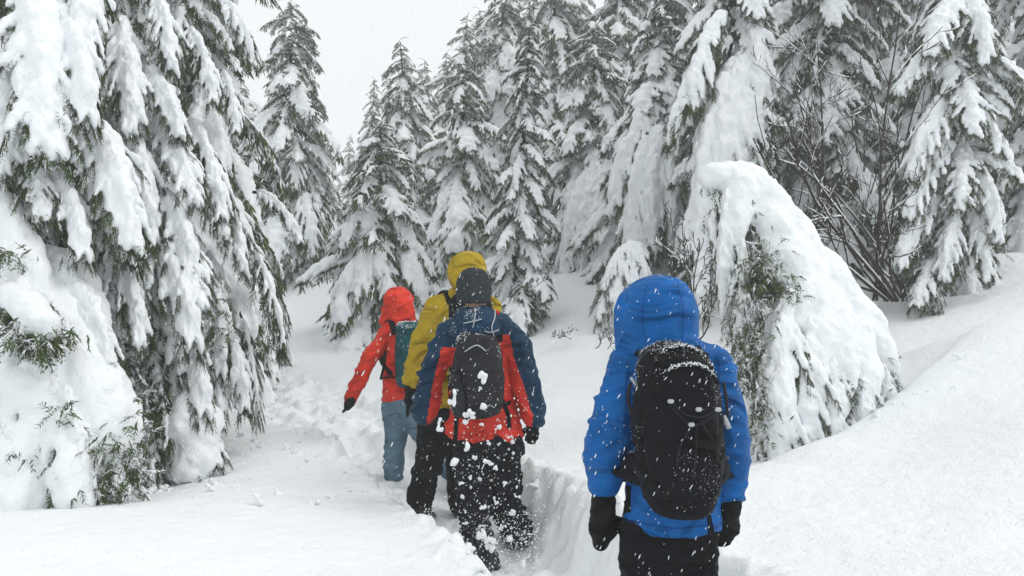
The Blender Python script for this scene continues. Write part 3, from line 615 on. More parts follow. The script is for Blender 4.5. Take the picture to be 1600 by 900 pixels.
# ------------------------------------------------------------------ bare shrub with snow lying along its stems
def bare_branch(g, sn, rng, p, v, L, r, depth, d_tar=None):
    n = 9; pts = [np.array(p)]; vv = np.array(v, float)
    cur = rng.normal(size=3)*.09
    for i in range(n):
        vv = vv+cur*.5+rng.normal(size=3)*.10+np.array([0, 0, .045]); vv /= np.linalg.norm(vv); pts.append(pts[-1]+vv*L/n)
    pts = np.array(pts); rs = np.linspace(r, max(r*.35, .004), n+1)
    g.tube(pts, rs, 5 if depth < 2 else 4, 0)
    i = 0
    while i < n-1:
        m = int(rng.integers(2, 5)); j = min(i+m, n)
        T = pts[j]-pts[i]; sl = abs(T[2])/np.linalg.norm(T)
        if sl < .9 and rng.random() < .6 and depth < 3:
            q = pts[i:j+1].copy(); q[:,2] += rs[i:j+1]*.8+.004
            w = (rs[i:j+1]*.85+.0045)*(1-.3*sl); w[0] *= .4; w[-1] *= .4
            sn.tube(q, w, 6, 0)
        i = j
    if depth < 3:
        for k in range((6, 4, 3)[depth]):
            t = rng.uniform(.22, 1); i = min(int(t*n), n-1)
            T = pts[i+1]-pts[i]; T /= np.linalg.norm(T); a = rng.normal(size=3)*np.array([1, .6, 1]); a -= T*(a@T); a /= np.linalg.norm(a)
            bare_branch(g, sn, rng, pts[i], T*.85+a*rng.uniform(.4, .8), L*rng.uniform(.22, .42), rs[i]*.62, depth+1)
def shrub(label, base, d, tips, seed, r=.024, name='bare_shrub'):
    b = W(*base, d); o = tag(empty(name, b), label, 'shrub'); rng = np.random.default_rng(seed)
    for px, py, dd in tips:
        t = W(px, py, d+dd)-b; L = np.linalg.norm(t)
        g = Geo(); s = Geo(); v = t/L-np.array([0, 0, .22])
        bare_branch(g, s, rng, rng.normal(size=3)*np.array([.12, .1, 0]), v, L*1.03, r*rng.uniform(.7, 1.1), 0)
        st = link('stem', g.mesh('stem', [M_twig]), o)
        if s.n: tag(link('snow_load', s.mesh('snow_load', [M_snow]), st), kind='stuff')
shrub('large leafless shrub with dark stems fanning up to the left, snow along each stem', (1392, 470), 9.2,
    [(1128,225,-.4),(1165,140,-.2),(1190,70,.2),(1250,60,-.3),(1300,70,.3),(1345,60,0),(1150,310,-.4),(1240,300,-.7),(1400,200,.3),(1215,180,-.5),(1290,190,-.6),(1200,240,.1),(1340,170,-.3)], 5)
shrub('few thin dry twigs poking out of the snow slope, left of the blue hood', (955, 545), 8.6, [(925,498,0),(940,510,.1),(962,520,.1),(975,535,-.2)], 6, .006, 'dry_twigs')
shrub('sparse dry twigs on the slope below the slender fir', (893, 530), 9.6, [(868,515,0),(900,505,.1),(884,520,-.1)], 7, .005, 'dry_twigs')
shrub('single curved dry stalk leaning out beside the slender fir', (850, 455), 10.5, [(886,432,-.1)], 8, .006, 'dry_twigs')
shrub('thin bare sapling stems between the blue hood and the bent tree', (1105, 560), 7.6, [(1075,400,0),(1120,430,.2),(1062,440,.1),(1090,350,.4)], 9, .012, 'bare_sapling')
# ------------------------------------------------------------------ hikers
def fabric(name, c, rough=.5, noise=.28, spec=.14, bump=.0012): return mat(name, c, rough, noise=noise, nscale=7, bump=bump, bscale=220, spec=spec, bump2=.004, b2scale=24, crease=.075)
M_blue = fabric('blue_shell', (.0, .108, .37)); M_navy = fabric('navy_shell', (.004, .034, .078)); M_red = fabric('red_shell', (.62, .038, .022))
M_orange = fabric('orange_red_shell', (.78, .045, .02)); M_yellow = fabric('mustard_shell', (.46, .32, .012)); M_teal = fabric('teal_nylon', (.006, .085, .1))
M_black = fabric('black_nylon', (.006, .006, .008), .6, spec=.09); M_pants = fabric('black_trousers', (.006, .006, .008), .7, spec=.07); M_pants2 = fabric('charcoal_trousers', (.010, .010, .013), .7, spec=.08)
M_char = fabric('charcoal_nylon', (.022, .022, .026), .6, spec=.12); M_jean = fabric('denim', (.13, .22, .29), .85, spec=.15); M_knit = mat('knit_wool', (.034, .042, .05), .95, noise=.4, nscale=60, bump=.004, bscale=160, spec=.1)
M_glove = fabric('black_glove', (.006, .006, .006), .65, spec=.1); M_boot = fabric('boot_leather', (.03, .03, .032), .55); M_strap = fabric('webbing', (.008, .008, .009), .8, spec=.08)
M_skin = mat('skin', (.55, .33, .24), .55, noise=.1); M_hair = mat('hair', (.05, .03, .02), .6, noise=.4, nscale=80); M_eye = mat('eye_dark', (.03, .02, .015), .2)
M_cord = mat('grey_cord', (.45, .47, .48), .7); M_sole = mat('boot_sole', (.02, .02, .02), .8); M_bluesole = mat('blue_trim', (.02, .06, .35), .5)

class Fig:
    def __init__(s, label, px, d, z0, phi):
        s.o = np.array([(px-800)/F_PX*d, d, z0]); s.phi = phi; c, n = math.cos(phi), math.sin(phi); s.M = np.array([[c, n, 0], [-n, c, 0], [0, 0, 1.]])
        s.label = label; s.d = d; s.root = None
    def L(s, px, py, d): return s.M @ (W(px, py, d)-s.o)
    def link(s, name, geo, mats, parent=None): return link(name, geo.mesh(name, mats), parent or s.root)
    def body(s, head, torso, arms, legs, skinny=.6):        # one continuous figure under the clothes
        h = np.array(head, float); f = np.array([0, 1., 0])
        pts = np.concatenate([np.array(a)[:, :3] for a in arms+legs]+[[h]])
        S = SDF(pts.min(0)-.25, pts.max(0)+.25, .014)
        S.cone(h+(0, -.012, .02), h+(0, .012, .02), .083, .08, .03, 1.08); S.cone(h+(0, .03, -.03), h+(0, .05, -.075), .062, .04, .04)
        S.cone(h+(0, .085, .0), h+(0, .108, -.028), .009, .015, .012)                 # nose
        S.cone(h+(-.03, .08, .022), h+(.03, .08, .022), .014, .014, .015)             # brow
        S.cone(h+(-.018, .087, -.06), h+(.018, .087, -.06), .009, .009, .008)         # mouth
        for q in (-1, 1): S.cone(h+(q*.08, -.01, .015), h+(q*.082, -.012, -.02), .014, .01, .01, 1.6, xs=.5)
        top = max(r[0] for r in torso); tr = [(r[0], r[1], r[2], r[3]*.8, r[4]*.8) for r in torso if r[0] < top-.005]
        tz = tr[-1] if tr[-1][0] > tr[0][0] else tr[0]
        S.cone(h+(0, -.01, -.05), (tz[1], tz[2], tz[0]-.03), .058, .07, .04)
        S.loft(tr, .05)
        for a in arms+legs:
            a = fine(np.array(a), 3); S.chain(a[:, :3], np.maximum(a[:,3]*skinny, .028), .035)
        V, Q = S.mesh(); V = relax(V, Q, 1); c = V[Q].mean(1)
        eye = (np.minimum(np.linalg.norm(c-(h+(-.03, .088, .004)), axis=1), np.linalg.norm(c-(h+(.03, .088, .004)), axis=1)) < .013)
        hr = (c[:,2] > h[2]-.05) & (c[:,1] < h[1]+.02-.5*(h[2]+.05-c[:,2]).clip(-.1, .02)) & (np.linalg.norm(c-h, axis=1) < .13) & (np.abs(c[:,0]-h[0]) < .083)
        g = Geo(); g.add(V, Q, np.where(eye, 2, np.where(hr, 1, 0)))
        s.root = link('person', g.mesh('person', [M_skin, M_hair, M_eye]), None, s.o); s.root.rotation_euler = (0, 0, s.phi); tag(s.root, s.label, 'person'); return s.root
    def garment(s, name, build, lo, hi, h, mats, seed, amp=.009, freq=(6, 6, 13), colour=None, it=1, parent=None, fold=None, kind=None):
        S = SDF(lo, hi, h); build(S); V, Q = S.mesh(); V = relax(V, Q, it); N = vnormals(V, Q)
        sg_ = np.sign(V[:,0]+1e-6); U = np.stack([V[:,0], V[:,1], V[:,2]+.45*np.abs(V[:,0])+.25*V[:,1]], 1)     # folds run slantwise round the limbs
        P = U*np.array(freq)*np.array([.62, .62, 1.15]); wp = np.stack([vnoise(V*6, seed+k) for k in range(3)], 1)*.55
        n1 = vnoise(P+wp, seed+7); n2 = vnoise(P*1.9+wp*1.5+3.3, seed+17); n3 = vnoise(U*np.array([9, 9, 4])+wp, seed+27)
        w = np.exp(-(n1/.20)**2)*1.4+np.exp(-(n2/.22)**2)*.55+np.exp(-(n3/.16)**2)*.3-.55+fbm(V*6, 2, seed+8)*.9
        m = .35+.65*smooth(-.3, .5, fbm(V*4, 2, seed+11))
        if fold is not None: m = m*fold(V)
        V = V+N*(amp*m*w)[:,None]
        g = Geo(); g.add(V, Q, 0 if colour is None else colour(V[Q].mean(1)))
        o = s.link(name, g, mats, parent); o['_'] = 0; del o['_']
        return o, V, N
    def dust(s, V, N, n, seed, parent, size=(.0011, .0036), up=.2, box=None, name='snow_dusting', cl=.0):
        rng = np.random.default_rng(seed); w = np.clip(N[:,2]+up, 0, 1)**1.5*np.clip(fbm(V*9, 3, seed)*2.2+.18+cl, 0, 1)
        if box is not None: w = w*box(V)
        if w.sum() <= 0: return
        i = rng.choice(len(V), n, p=w/w.sum()); P = V[i]+N[i]*.001+rng.normal(size=(n, 3))*.003
        flakes(P, rng.uniform(*size, n)*rng.uniform(.5, 1.2, n), rng, name, parent)
OCT = np.array([(1,0,0),(-1,0,0),(0,1,0),(0,-1,0),(0,0,1),(0,0,-1)], float)
OCF = np.array([(0,2,4,4),(2,1,4,4),(1,3,4,4),(3,0,4,4),(2,0,5,5),(1,2,5,5),(3,1,5,5),(0,3,5,5)])
def flakes(P, r, rng, name, parent=None, long=1.0, dirn=(.3, 0, 1)):
    n = len(P); A = rng.normal(size=(n, 3, 3)); q = np.linalg.qr(A)[0]
    sc = rng.uniform(.55, 1.25, (n, 6, 1))
    V = (OCT[None]*sc) @ q
    if not np.isscalar(long):
        dv = np.array(dirn, float)+rng.normal(size=(n, 3))*.12; dv /= np.linalg.norm(dv, axis=1, keepdims=True)
        V = V+(V*dv[:,None]).sum(2, keepdims=True)*dv[:,None]*((np.broadcast_to(long, (n,))-1)[:,None,None])
    V = P[:,None]+V*r[:,None,None]
    g = Geo(); g.add(V.reshape(-1, 3), (OCF[None]+6*np.arange(n)[:,None,None]).reshape(-1, 4))
    return tag(link(name, g.mesh(name, [M_snow], True), parent), kind='stuff')
def bb(*arrs, pad=.16):
    P = np.concatenate([np.atleast_2d(np.array(a, float))[:, :3] for a in arrs]); return P.min(0)-pad, P.max(0)+pad
def mitten(F, wrist, knuck, tip, side, name='mitten', fingers=False, r=.043, curl=(0, .02, 0)):
    w, k, t = map(np.array, (wrist, knuck, tip)); ax = (t-w)/np.linalg.norm(t-w); curl = np.array(curl)
    sd = np.array(side, float); sd -= ax*(sd@ax); sd /= np.linalg.norm(sd); pn = np.cross(ax, sd)
    def b(S):
        S.chain([w-ax*.045, w, w+ax*.02], [r*1.12, r*1.05, r*.85], .01)
        if not fingers:
            S.chain([w+ax*.02, k, t+curl*.5], [r*.9, r*1.02, r*.68], .02, ys=.72); S.chain([k+sd*.022*.6, k+sd*.0-ax*0+ax*.012+sd*.026, t-ax*.02+sd*.008+curl*.5], [r*.8, r*.75, r*.55], .02, ys=.72)
        else:
            S.chain([w+ax*.02, k], [r*.8, r*.86], .02, ys=.66)
            L = np.linalg.norm(t-k)
            for q, ln in ((-1.5, .8), (-.5, .98), (.5, 1.0), (1.5, .88)):     # four bent fingers of different length
                a0 = k+sd*q*-.019; a1 = a0+ax*L*ln*.55+curl*.35; a2 = a0+ax*L*ln+curl*1.3; S.chain([a0, a1, a2], [.0125, .0115, .0095], .006)
        b0 = w+(k-w)*.35+sd*r*.55; b1 = b0+sd*(.05 if not fingers else .034)+ax*.03; S.chain([b0, b1, b1+ax*.036+sd*.004], [.021, .0175 if not fingers else .0135, .013 if not fingers else .010], .012)
    o, V, N = F.garment(name, b, *bb([w-ax*.05], [t], pad=.11), .0048, [M_glove], 5, amp=.004, freq=(18, 18, 26))
    F.dust(V, N, 26, 3, o, (.0015, .004), up=.6)
    return o
def boot(F, ankle, toe, heel=None, m=None):
    a, t = np.array(ankle), np.array(toe); v = t-a; hl = a+np.array([0, 0, -.07])-v*.18 if heel is None else np.array(heel)
    def b(S):
        S.chain([a+(0, 0, .09), a, hl*.5+a*.5], [.062, .06, .058], .02); S.chain([hl, hl*.5+t*.5+(0, 0, .015), t], [.05, .052, .045], .03, zs=.85)
    o, V, N = F.garment('boot', b, *bb([a], [t], [hl], pad=.2), .0085, [m or M_boot], 9, amp=.003)
    F.dust(V, N, 120, 4, o, (.004, .012), up=.5); return o
def strap(F, parent, pts, w, name='strap', m=None, th=.25):
    g = Geo(); p = fine(np.array(pts, float), 4) if len(pts) > 2 else np.array(pts, float); g.tube(p, w, 8, 0, flat=th); return link(name, g.mesh(name, [m or M_strap]), parent)
def packbag(F, label, name='backpack'):
    o = empty(name, F.o, F.phi); return tag(o, label, 'backpack')
def pack_part(F, P, name, build, lo, hi, h, mats, seed, amp=.005, freq=(7, 7, 10), **kw): return F.garment(name, build, lo, hi, h, mats, seed, amp, freq, parent=P, **kw)

# ---- blue hiker, nearest
F = Fig('nearest hiker seen from behind in a hooded blue jacket, arms hanging, black mittens', 1045, 3.0, 0.0, R(-2))
J = lambda px, py, dy=0: F.L(px, py, 3.0+dy)
tors = [(.82, .012, 0, .182, .145), (.95, .012, 0, .178, .145), (1.1, .008, 0, .17, .135), (1.28, 0, -.005, .182, .13), (1.40, -.004, -.005, .195, .12), (1.475, -.008, 0, .165, .10), (1.53, -.02, .01, .10, .085)]
armL = [(*J(984, 572, .0), .078), (*J(964, 640, -.02), .079), (*J(950, 700, -.03), .074), (*J(945, 735, .0), .070), (*J(943, 760, .02), .062)]
armR = [(*J(1112, 572, .0), .078), (*J(1130, 640, -.02), .079), (*J(1138, 700, -.03), .075), (*J(1140, 740, .0), .070), (*J(1138, 763, .02), .062)]
legL = [(-.07, 0, .88, .1), (-.078, .01, .5, .1), (-.08, -.03, .1, .1)]; legR = [(.085, 0, .88, .1), (.085, .10, .5, .1), (.085, .12, .12, .1)]
legLr = [(-.085, 0, .9, .125), (-.088, .01, .5, .105), (-.09, -.03, .1, .09), (-.09, .06, .05, .05)]
F.body((-.04, .04, 1.62), tors, [armL, armR], [legL, legR])
def b(S):
    S.loft(tors, .0)
    for a in (armL, armR):
        S.chain([np.array([a[0][0]*.35, 0, 1.455]), np.array(a[0][:3])], [.085, .078], .05)
        q = fine(a, 4); S.chain(q[:, :3], q[:,3], .014)
    for a in (armL, armR):
        e = np.array(a[-1][:3]); v = e-np.array(a[-2][:3]); v /= np.linalg.norm(v); S.cone(e-v*.02, e-v*.012, .064, .062, .006)
jk, JV, JN = F.garment('jacket', b, (-.42, -.3, .72), (.42, .3, 1.65), .0068, [M_blue], 21, amp=.011, freq=(6, 6, 12))
F.dust(JV, JN, 260, 2, jk, up=.25)
def b(S):
    S.loft([(1.462, -.038, .02, .148, .15), (1.50, -.042, .03, .153, .155), (1.56, -.044, .035, .156, .16), (1.63, -.042, .04, .155, .165), (1.69, -.038, .045, .138, .155), (1.73, -.034, .05, .112, .13), (1.757, -.030, .05, .08, .10), (1.772, -.03, .05, .04, .06)], 0, 2.25, cap=.04)
    S.cone((-.04, .19, 1.6), (-.04, .24, 1.6), .105, .11, .02, 1.2, True)
    S.cone((-.04, .09, 1.61), (-.04, .19, 1.6), .1, .105, .02, 1.15, True)
hd, HV_, HN = F.garment('hood', b, (-.26, -.2, 1.4), (.18, .3, 1.83), .0062, [M_blue], 24, amp=.012, freq=(9, 9, 8), fold=lambda V: .6+1.1*smooth(1.6, 1.47, V[:,2]))
F.dust(HV_, HN, 160, 7, hd, up=.1)
def seam(F, o, V, pts, r=.0013):         # a stitched seam following the cloth on the back: (x, z) points
    out = []
    for x, z in pts:
        m = (np.abs(V[:,0]-x) < .012) & (np.abs(V[:,2]-z) < .012)
        if m.any(): k = np.where(m)[0][np.argmin(V[m, 1])]; out.append((x, V[k, 1]-.0006, z))
    if len(out) > 3:
        P_ = np.array(out); P_[1:-1, 1] = (P_[:-2, 1]+P_[1:-1, 1]+P_[2:, 1])/3; g = Geo(); g.tube(P_, r, 5); link('seam', g.mesh('seam', [F_seam]), o)
F_seam = fabric('seam_tape_blue', (0, .05, .24))
for e in (-1, 1): seam(F, hd, HV_, [(-.04+e*(.055+.02*math.sin(t*3.1)), 1.485+t*.25) for t in np.linspace(0, 1, 24)])
seam(F, jk, JV, [(-.235+.13*t, 1.405+.006*math.sin(t*5)) for t in np.linspace(0, 1, 14)]); seam(F, jk, JV, [(.11+.12*t, 1.41) for t in np.linspace(0, 1, 14)])
seam(F, jk, JV, [(-.17+.34*t, .862+.004*math.sin(t*9)) for t in np.linspace(0, 1, 36)])
for e in (-1, 1): seam(F, jk, JV, [(e*(.165+.02*t), 1.46-.3*t) for t in np.linspace(0, 1, 26)])
def b(S):
    S.loft([(.72, .005, 0, .16, .12), (.86, .008, 0, .165, .125)], 0)
    for a in (legL, legR): q = fine(a, 4); S.chain(q[:, :3], q[:,3], .035)
tr, TV, TN = F.garment('trousers', b, (-.3, -.25, -.05), (.3, .35, .95), .011, [M_pants], 26, amp=.011, freq=(8, 8, 14))
F.dust(TV, TN, 260, 8, tr, up=.9)
boot(F, (-.09, -.03, .12), (-.09, .14, .04)); boot(F, (.09, .14, .12), (.09, .31, .04))
mitten(F, J(942, 800, .02), J(940, 823, .04), J(938, 850, .05), (1, .35, 0)); mitten(F, J(1137, 800, .02), J(1136, 822, .04), J(1130, 845, .06), (-1, .4, 0))
P = packbag(F, 'large black backpack dusted with snow, on the back of the blue jacket')
zx = lambda px: F.L(px, 600, 2.72)[0]; zz = lambda py: F.L(1045, py, 2.72)[2]
prof = [(812, 1032, 1110), (800, 1018, 1118), (775, 1006, 1126), (740, 996, 1132), (700, 991, 1134), (650, 990, 1132), (610, 994, 1126), (575, 1002, 1116), (552, 1010, 1106), (538, 1022, 1094)]
def b(S):
    S.loft([(zz(y), zx((a+c)/2), -.225, zx(c)-zx((a+c)/2), .115 if y > 560 else .10) for y, a, c in prof], 0, 2.7, cap=.05)
    S.cone((zx(1000), -.14, zz(745)), (zx(1128), -.14, zz(745)), .06, .06, .03)
pb, PV, PN = pack_part(F, P, 'pack_body', b, (-.24, -.38, .8), (.3, -.05, 1.6), .0075, [M_black], 31, amp=.009)
F.dust(PV, PN, 1700, 12, pb, (.0007, .0022), up=.35); 
def b(S):
    S.loft([(zz(y), zx((a+c)/2), -.315, (zx(c)-zx((a+c)/2))*.80, .045) for y, a, c in prof[2:-1]], 0, 2.6, cap=.03)
fp, V, N = pack_part(F, P, 'front_pocket', b, (-.24, -.42, .85), (.3, -.22, 1.56), .0075, [M_black], 33, amp=.008)
F.dust(V, N, 800, 13, fp, (.0007, .002), up=.5)
arc = lambda y0, y1, a, c, yy, n=13: [(zx(a+(c-a)*t), yy-.03*math.sin(math.pi*t), zz(y1)+(zz(y0)-zz(y1))*math.sin(math.pi*t)**.6) for t in np.linspace(0, 1, n)]
rng = np.random.default_rng(4)
for y0, y1, a, c, yy, nm in ((541, 600, 1004, 1120, -.285, 'lid_seam'), (567, 592, 1026, 1112, -.345, 'zip_seam')):
    A = np.array(arc(y0, y1, a, c, yy)); sm = strap(F, P, A, .007, nm, th=1)
    U = np.array([np.array([np.interp(t, np.linspace(0, 1, 13), A[:,k]) for k in range(3)]) for t in rng.uniform(.04, .96, 330)])
    flakes(U+rng.normal(size=U.shape)*.0035+(0, -.004, .006), rng.uniform(.001, .0036, 330), rng, 'snow_dusting', sm)
yb = -.368
cords = [[(1040, 622), (1062, 640), (1088, 645), (1112, 632)], [(1040, 628), (1060, 648), (1078, 658), (1110, 640)], [(1080, 660), (1079, 700), (1074, 740)], [(1074, 658), (1055, 690), (1050, 720)], [(1086, 650), (1104, 680), (1112, 700)]]
for c in cords: strap(F, P, [(zx(x), yb-.004, zz(y)) for x, y in c], .0034, 'bungee_cord', M_char, th=1)
for x, y in ((1041, 622), (1083, 634), (1072, 657), (1112, 634)):
    g = Geo(); c = np.array([zx(x), yb-.008, zz(y)]); g.tube([c+(-.010, 0, 0), c+(-.006, 0, .002), c+(.006, 0, .002), c+(.010, 0, 0)], [.003, .0075, .0075, .003], 8); link('cord_toggle', g.mesh('cord_toggle', [M_cord]), P)
for sx, e in ((982, -1), (1136, 1)):
    g = Geo()
    strap(F, P, [(zx(1005) if e < 0 else zx(1122), -.2, zz(752)), (zx(985) if e < 0 else zx(1138), -.12, zz(755)), (e*.185+.012, -.02, zz(770)), (e*.16+.012, .14, zz(775))], .045, 'hip_belt', M_black, th=.35)
    strap(F, P, [(zx(1012) if e < 0 else zx(1110), -.14, zz(560)), (e*.085-.01, -.08, 1.50), (e*.10-.01, .05, 1.515), (e*.125, .15, 1.40), (e*.15, .14, 1.1), (e*.18, -.02, 1.0)], .032, 'shoulder_strap', M_black, th=.3)
    strap(F, P, [(zx(988 if e < 0 else 1134), -.24, zz(600)), (zx(984 if e < 0 else 1139), -.235, zz(625)), (zx(990 if e < 0 else 1141), -.24, zz(655))], .006, 'compression_strap', M_char, th=.5)
    a, c = (zx(988 if e < 0 else 1134), -.24, zz(592 if e < 0 else 652)), (zx(998 if e < 0 else 1142), -.25, zz(606 if e < 0 else 672))
    bk = strap(F, P, [a, c], .009, 'buckle', M_cord, th=.5)
strap(F, P, [(zx(1112), -.1, zz(790)), (zx(1122), -.12, zz(830)), (zx(1128), -.12, zz(870)), (zx(1130), -.11, zz(925))], .0115, 'dangling_strap', M_strap, th=.2)
strap(F, P, [(zx(992), -.1, zz(780)), (zx(990), -.12, zz(805)), (zx(991), -.12, zz(822))], .009, 'dangling_strap', M_strap, th=.2)

# ---- navy and red hiker
D = 5.0
F = Fig('hiker in a navy and red jacket and dark knitted beanie, kicking up snow', 765, D, 0.0, R(6))
J = lambda px, py, dy=0: F.L(px, py, D+dy)
def ring(py, a, c, ry, dy=0, dd=D):
    l = F.L((a+c)/2, py, dd); return (l[2], l[0], l[1]+dy, (c-a)/2/F_PX*dd, ry)
tors = [ring(686, 698, 816, .15, .0), ring(660, 701, 814, .15), ring(620, 708, 804, .14), ring(575, 706, 798, .14), ring(535, 697, 800, .13), ring(512, 697, 800, .115), ring(498, 708, 790, .095), ring(486, 722, 770, .085)]
armL = [(*J(704, 526, .0), .076), (*J(683, 565, -.03), .072), (*J(671, 600, -.04), .066), (*J(664, 630, -.02), .062), (*J(660, 650, .02), .056)]
armR = [(*J(796, 524, .0), .076), (*J(812, 560, -.02), .075), (*J(822, 600, -.03), .072), (*J(829, 632, -.02), .066), (*J(832, 655, .0), .056)]
legL = [(*J(738, 690), .115), (*J(738, 760, .0), .105), (*J(740, 800, -.06), .098), (*J(745, 835, -.16), .09), (*J(752, 856, -.22), .08)]
legR = [(*J(784, 690), .118), (*J(788, 755, .10), .11), (*J(790, 790, .15), .105), (*J(801, 815, .17), .10), (*J(806, 830, .17), .092)]
hc = J(740, 450, .02)
F.body(hc+(0, .01, -.01), tors, [armL, armR], [legL, legR])
Mi = np.array(armL)[:, :3]; Mr = np.array(armR)[:, :3]
def col(c):
    x, z = c[:,0], c[:,2]; zt = F.L(765, 560, D)[2]; 
    zsh = J(740, 545)[2]; zl = J(740, 548)[2]
    pxs = 765+(x)*F_PX/D; pys = 450-(z-CAM_Z)*F_PX/D
    # red below the yoke; navy shoulders and outer sleeves
    red = (pys > 540+0*pxs)
    lineL = np.interp(pys, [540, 600, 650], [690, 676, 668]); lineR = np.interp(pys, [505, 560, 600, 650], [790, 801, 815, 830])
    r = (pxs > lineL) & (pxs < lineR) & ((pys > 540) | ((pxs > 770) & (pys > 522)))
    return np.where(r, 1, 0)
def b(S):
    S.loft(tors, 0)
    for a, s_ in ((armL, -1), (armR, 1)):
        S.chain([np.array([a[0][0]*.3, 0, J(740, 508)[2]]), np.array(a[0][:3])], [.09, .076], .05); q = fine(a, 4); S.chain(q[:, :3], q[:,3], .025)
jk, JV, JN = F.garment('jacket', b, *bb(armL, armR, [(r[1], r[2], r[0]) for r in tors], pad=.2), .0095, [M_navy, M_red], 41, amp=.019, freq=(6, 6, 9), colour=col)
F.dust(JV, JN, 300, 2, jk, up=.3)
def b(S):                              # hood lying folded on the shoulders, and a raised collar
    c = J(743, 505)
    S.loft([(J(0, 532)[2], c[0]-.005, -.08, .125, .07), (J(0, 520)[2], c[0], -.085, .16, .085), (J(0, 500)[2], c[0], -.06, .155, .10), (J(0, 487)[2], c[0]-.005, -.03, .125, .10), (J(0, 478)[2], c[0]-.005, .0, .095, .095)], 0, 2.3, cap=.04)
    S.cone((c[0]-.01, .03, J(0, 488)[2]), (c[0]-.01, .03, J(0, 465)[2]), .068, .08, .01, 1, True)
hd, V, N = F.garment('hood', b, (-.36, -.3, 1.3), (.25, .2, 1.75), .008, [M_navy], 43, amp=.016, freq=(9, 9, 9))
F.dust(V, N, 420, 5, hd, (.0012, .004), up=.3, cl=.25)
for pts in ([(741, 481), (739, 498), (734, 520), (733, 530)], [(771, 483), (770, 495), (765, 510), (771, 528)], [(722, 503), (738, 500), (750, 497)], [(750, 514), (764, 517), (776, 513)]):
    q = [J(x, y) for x, y in pts]; k = [np.array([p[0], -.075-.085*math.sin(math.pi*np.clip((y-474)/70, .12, .9))-.012, p[2]]) for p, (x, y) in zip(q, pts)]; strap(F, hd, k, .0035, 'drawcord', M_cord, th=1)
strap(F, hd, [J(776, 485, -.12), J(779, 491, -.13)], .008, 'red_tab', M_orange, th=.6)
def b(S):
    S.loft([(J(0, 473.5)[2], hc[0], hc[1], .106, .118), (J(0, 458)[2], hc[0], hc[1], .112, .122), (J(0, 442)[2], hc[0], hc[1], .108, .118), (J(0, 430)[2], hc[0], hc[1], .092, .10), (J(0, 422)[2], hc[0], hc[1], .066, .075), (J(0, 418)[2], hc[0], hc[1], .03, .035)], 0, 2.15, cap=.015)
bn, V, N = F.garment('beanie', b, hc-.25, hc+.25, .007, [M_knit], 45, amp=.003, freq=(30, 30, 12)); F.dust(V, N, 70, 6, bn, (.001, .0025), up=.6, cl=.4)
def b(S):
    S.loft([(J(0, 700)[2], J(758, 0)[0], 0, .21, .14), (J(0, 675)[2], J(758, 0)[0], 0, .205, .14)], 0)
    for a in (legL, legR): q = fine(a, 4); S.chain(q[:, :3], q[:,3], .012)
tr, TV, TN = F.garment('trousers', b, *bb(legL, legR, pad=.2), .0085, [M_pants2], 47, amp=.024, freq=(7, 7, 13))
F.dust(TV, TN, 380, 8, tr, (.0012, .005), up=.9, box=lambda V: (V[:,1] < .05)*1.0); F.dust(TV, TN, 45, 9, tr, (.008, .02), up=.9, box=lambda V: (V[:,1] < .0)*1.0)
boot(F, J(757, 862, -.24), J(772, 882, -.14), J(756, 872, -.34)); boot(F, J(810, 832, .17), J(822, 842, .36), J(817, 842, .08))
mitten(F, J(833, 664), J(833, 676, .02), J(829, 693, .03), (-1, .2, 0), 'glove', True, .04, (-.006, .02, 0)); mitten(F, J(664, 656, .06), J(670, 658, .14), J(676, 664, .2), (1, .2, .3), 'glove', True, .04)
P = packbag(F, 'slim charcoal grey backpack below the navy hood, straps hanging over the red hem')
Dk = 4.78; kx = lambda px: F.L(px, 600, Dk)[0]; kz = lambda py: F.L(760, py, Dk)[2]
prof = [(654, 712, 766), (645, 707, 782), (620, 704, 788), (590, 705, 789), (560, 708, 785), (535, 713, 778), (522, 720, 772)]
def b(S): S.loft([(kz(y), kx((a+c)/2), -.205, (kx(c)-kx(a))/2, .085) for y, a, c in prof], 0, 2.8, cap=.04)
pb, PV, PN = pack_part(F, P, 'pack_body', b, (-.35, -.36, .9), (.25, -.08, 1.6), .0075, [M_char], 51, amp=.008); F.dust(PV, PN, 260, 12, pb, (.002, .006), up=.5)
strap(F, P, [(kx(725), -.285, kz(548)), (kx(737), -.30, kz(540)), (kx(746), -.302, kz(538)), (kx(758), -.295, kz(547))], .006, 'haul_loop', M_cord, th=.6)
strap(F, P, [(kx(716), -.28, kz(575)), (kx(724), -.292, kz(600)), (kx(728), -.292, kz(640))], .007, 'compression_strap', th=.4)
for pts in ([(715, 640, -.2), (713, 662, -.19), (711, 690, -.185)], [(784, 625, -.2), (795, 650, -.19), (797, 672, -.185)]):
    strap(F, P, [(kx(x), y, kz(z)) for x, z, y in pts], .014, 'dangling_strap', th=.2)
for e in (-1, 1): strap(F, P, [(e*.11-.07, -.14, kz(535)), (e*.13-.08, -.02, J(0, 503)[2]+.02), (e*.14-.07, .12, J(0, 545)[2]), (e*.17-.06, .02, J(0, 610)[2]), (e*.15-.06, -.14, kz(635))], .03, 'shoulder_strap', th=.3)

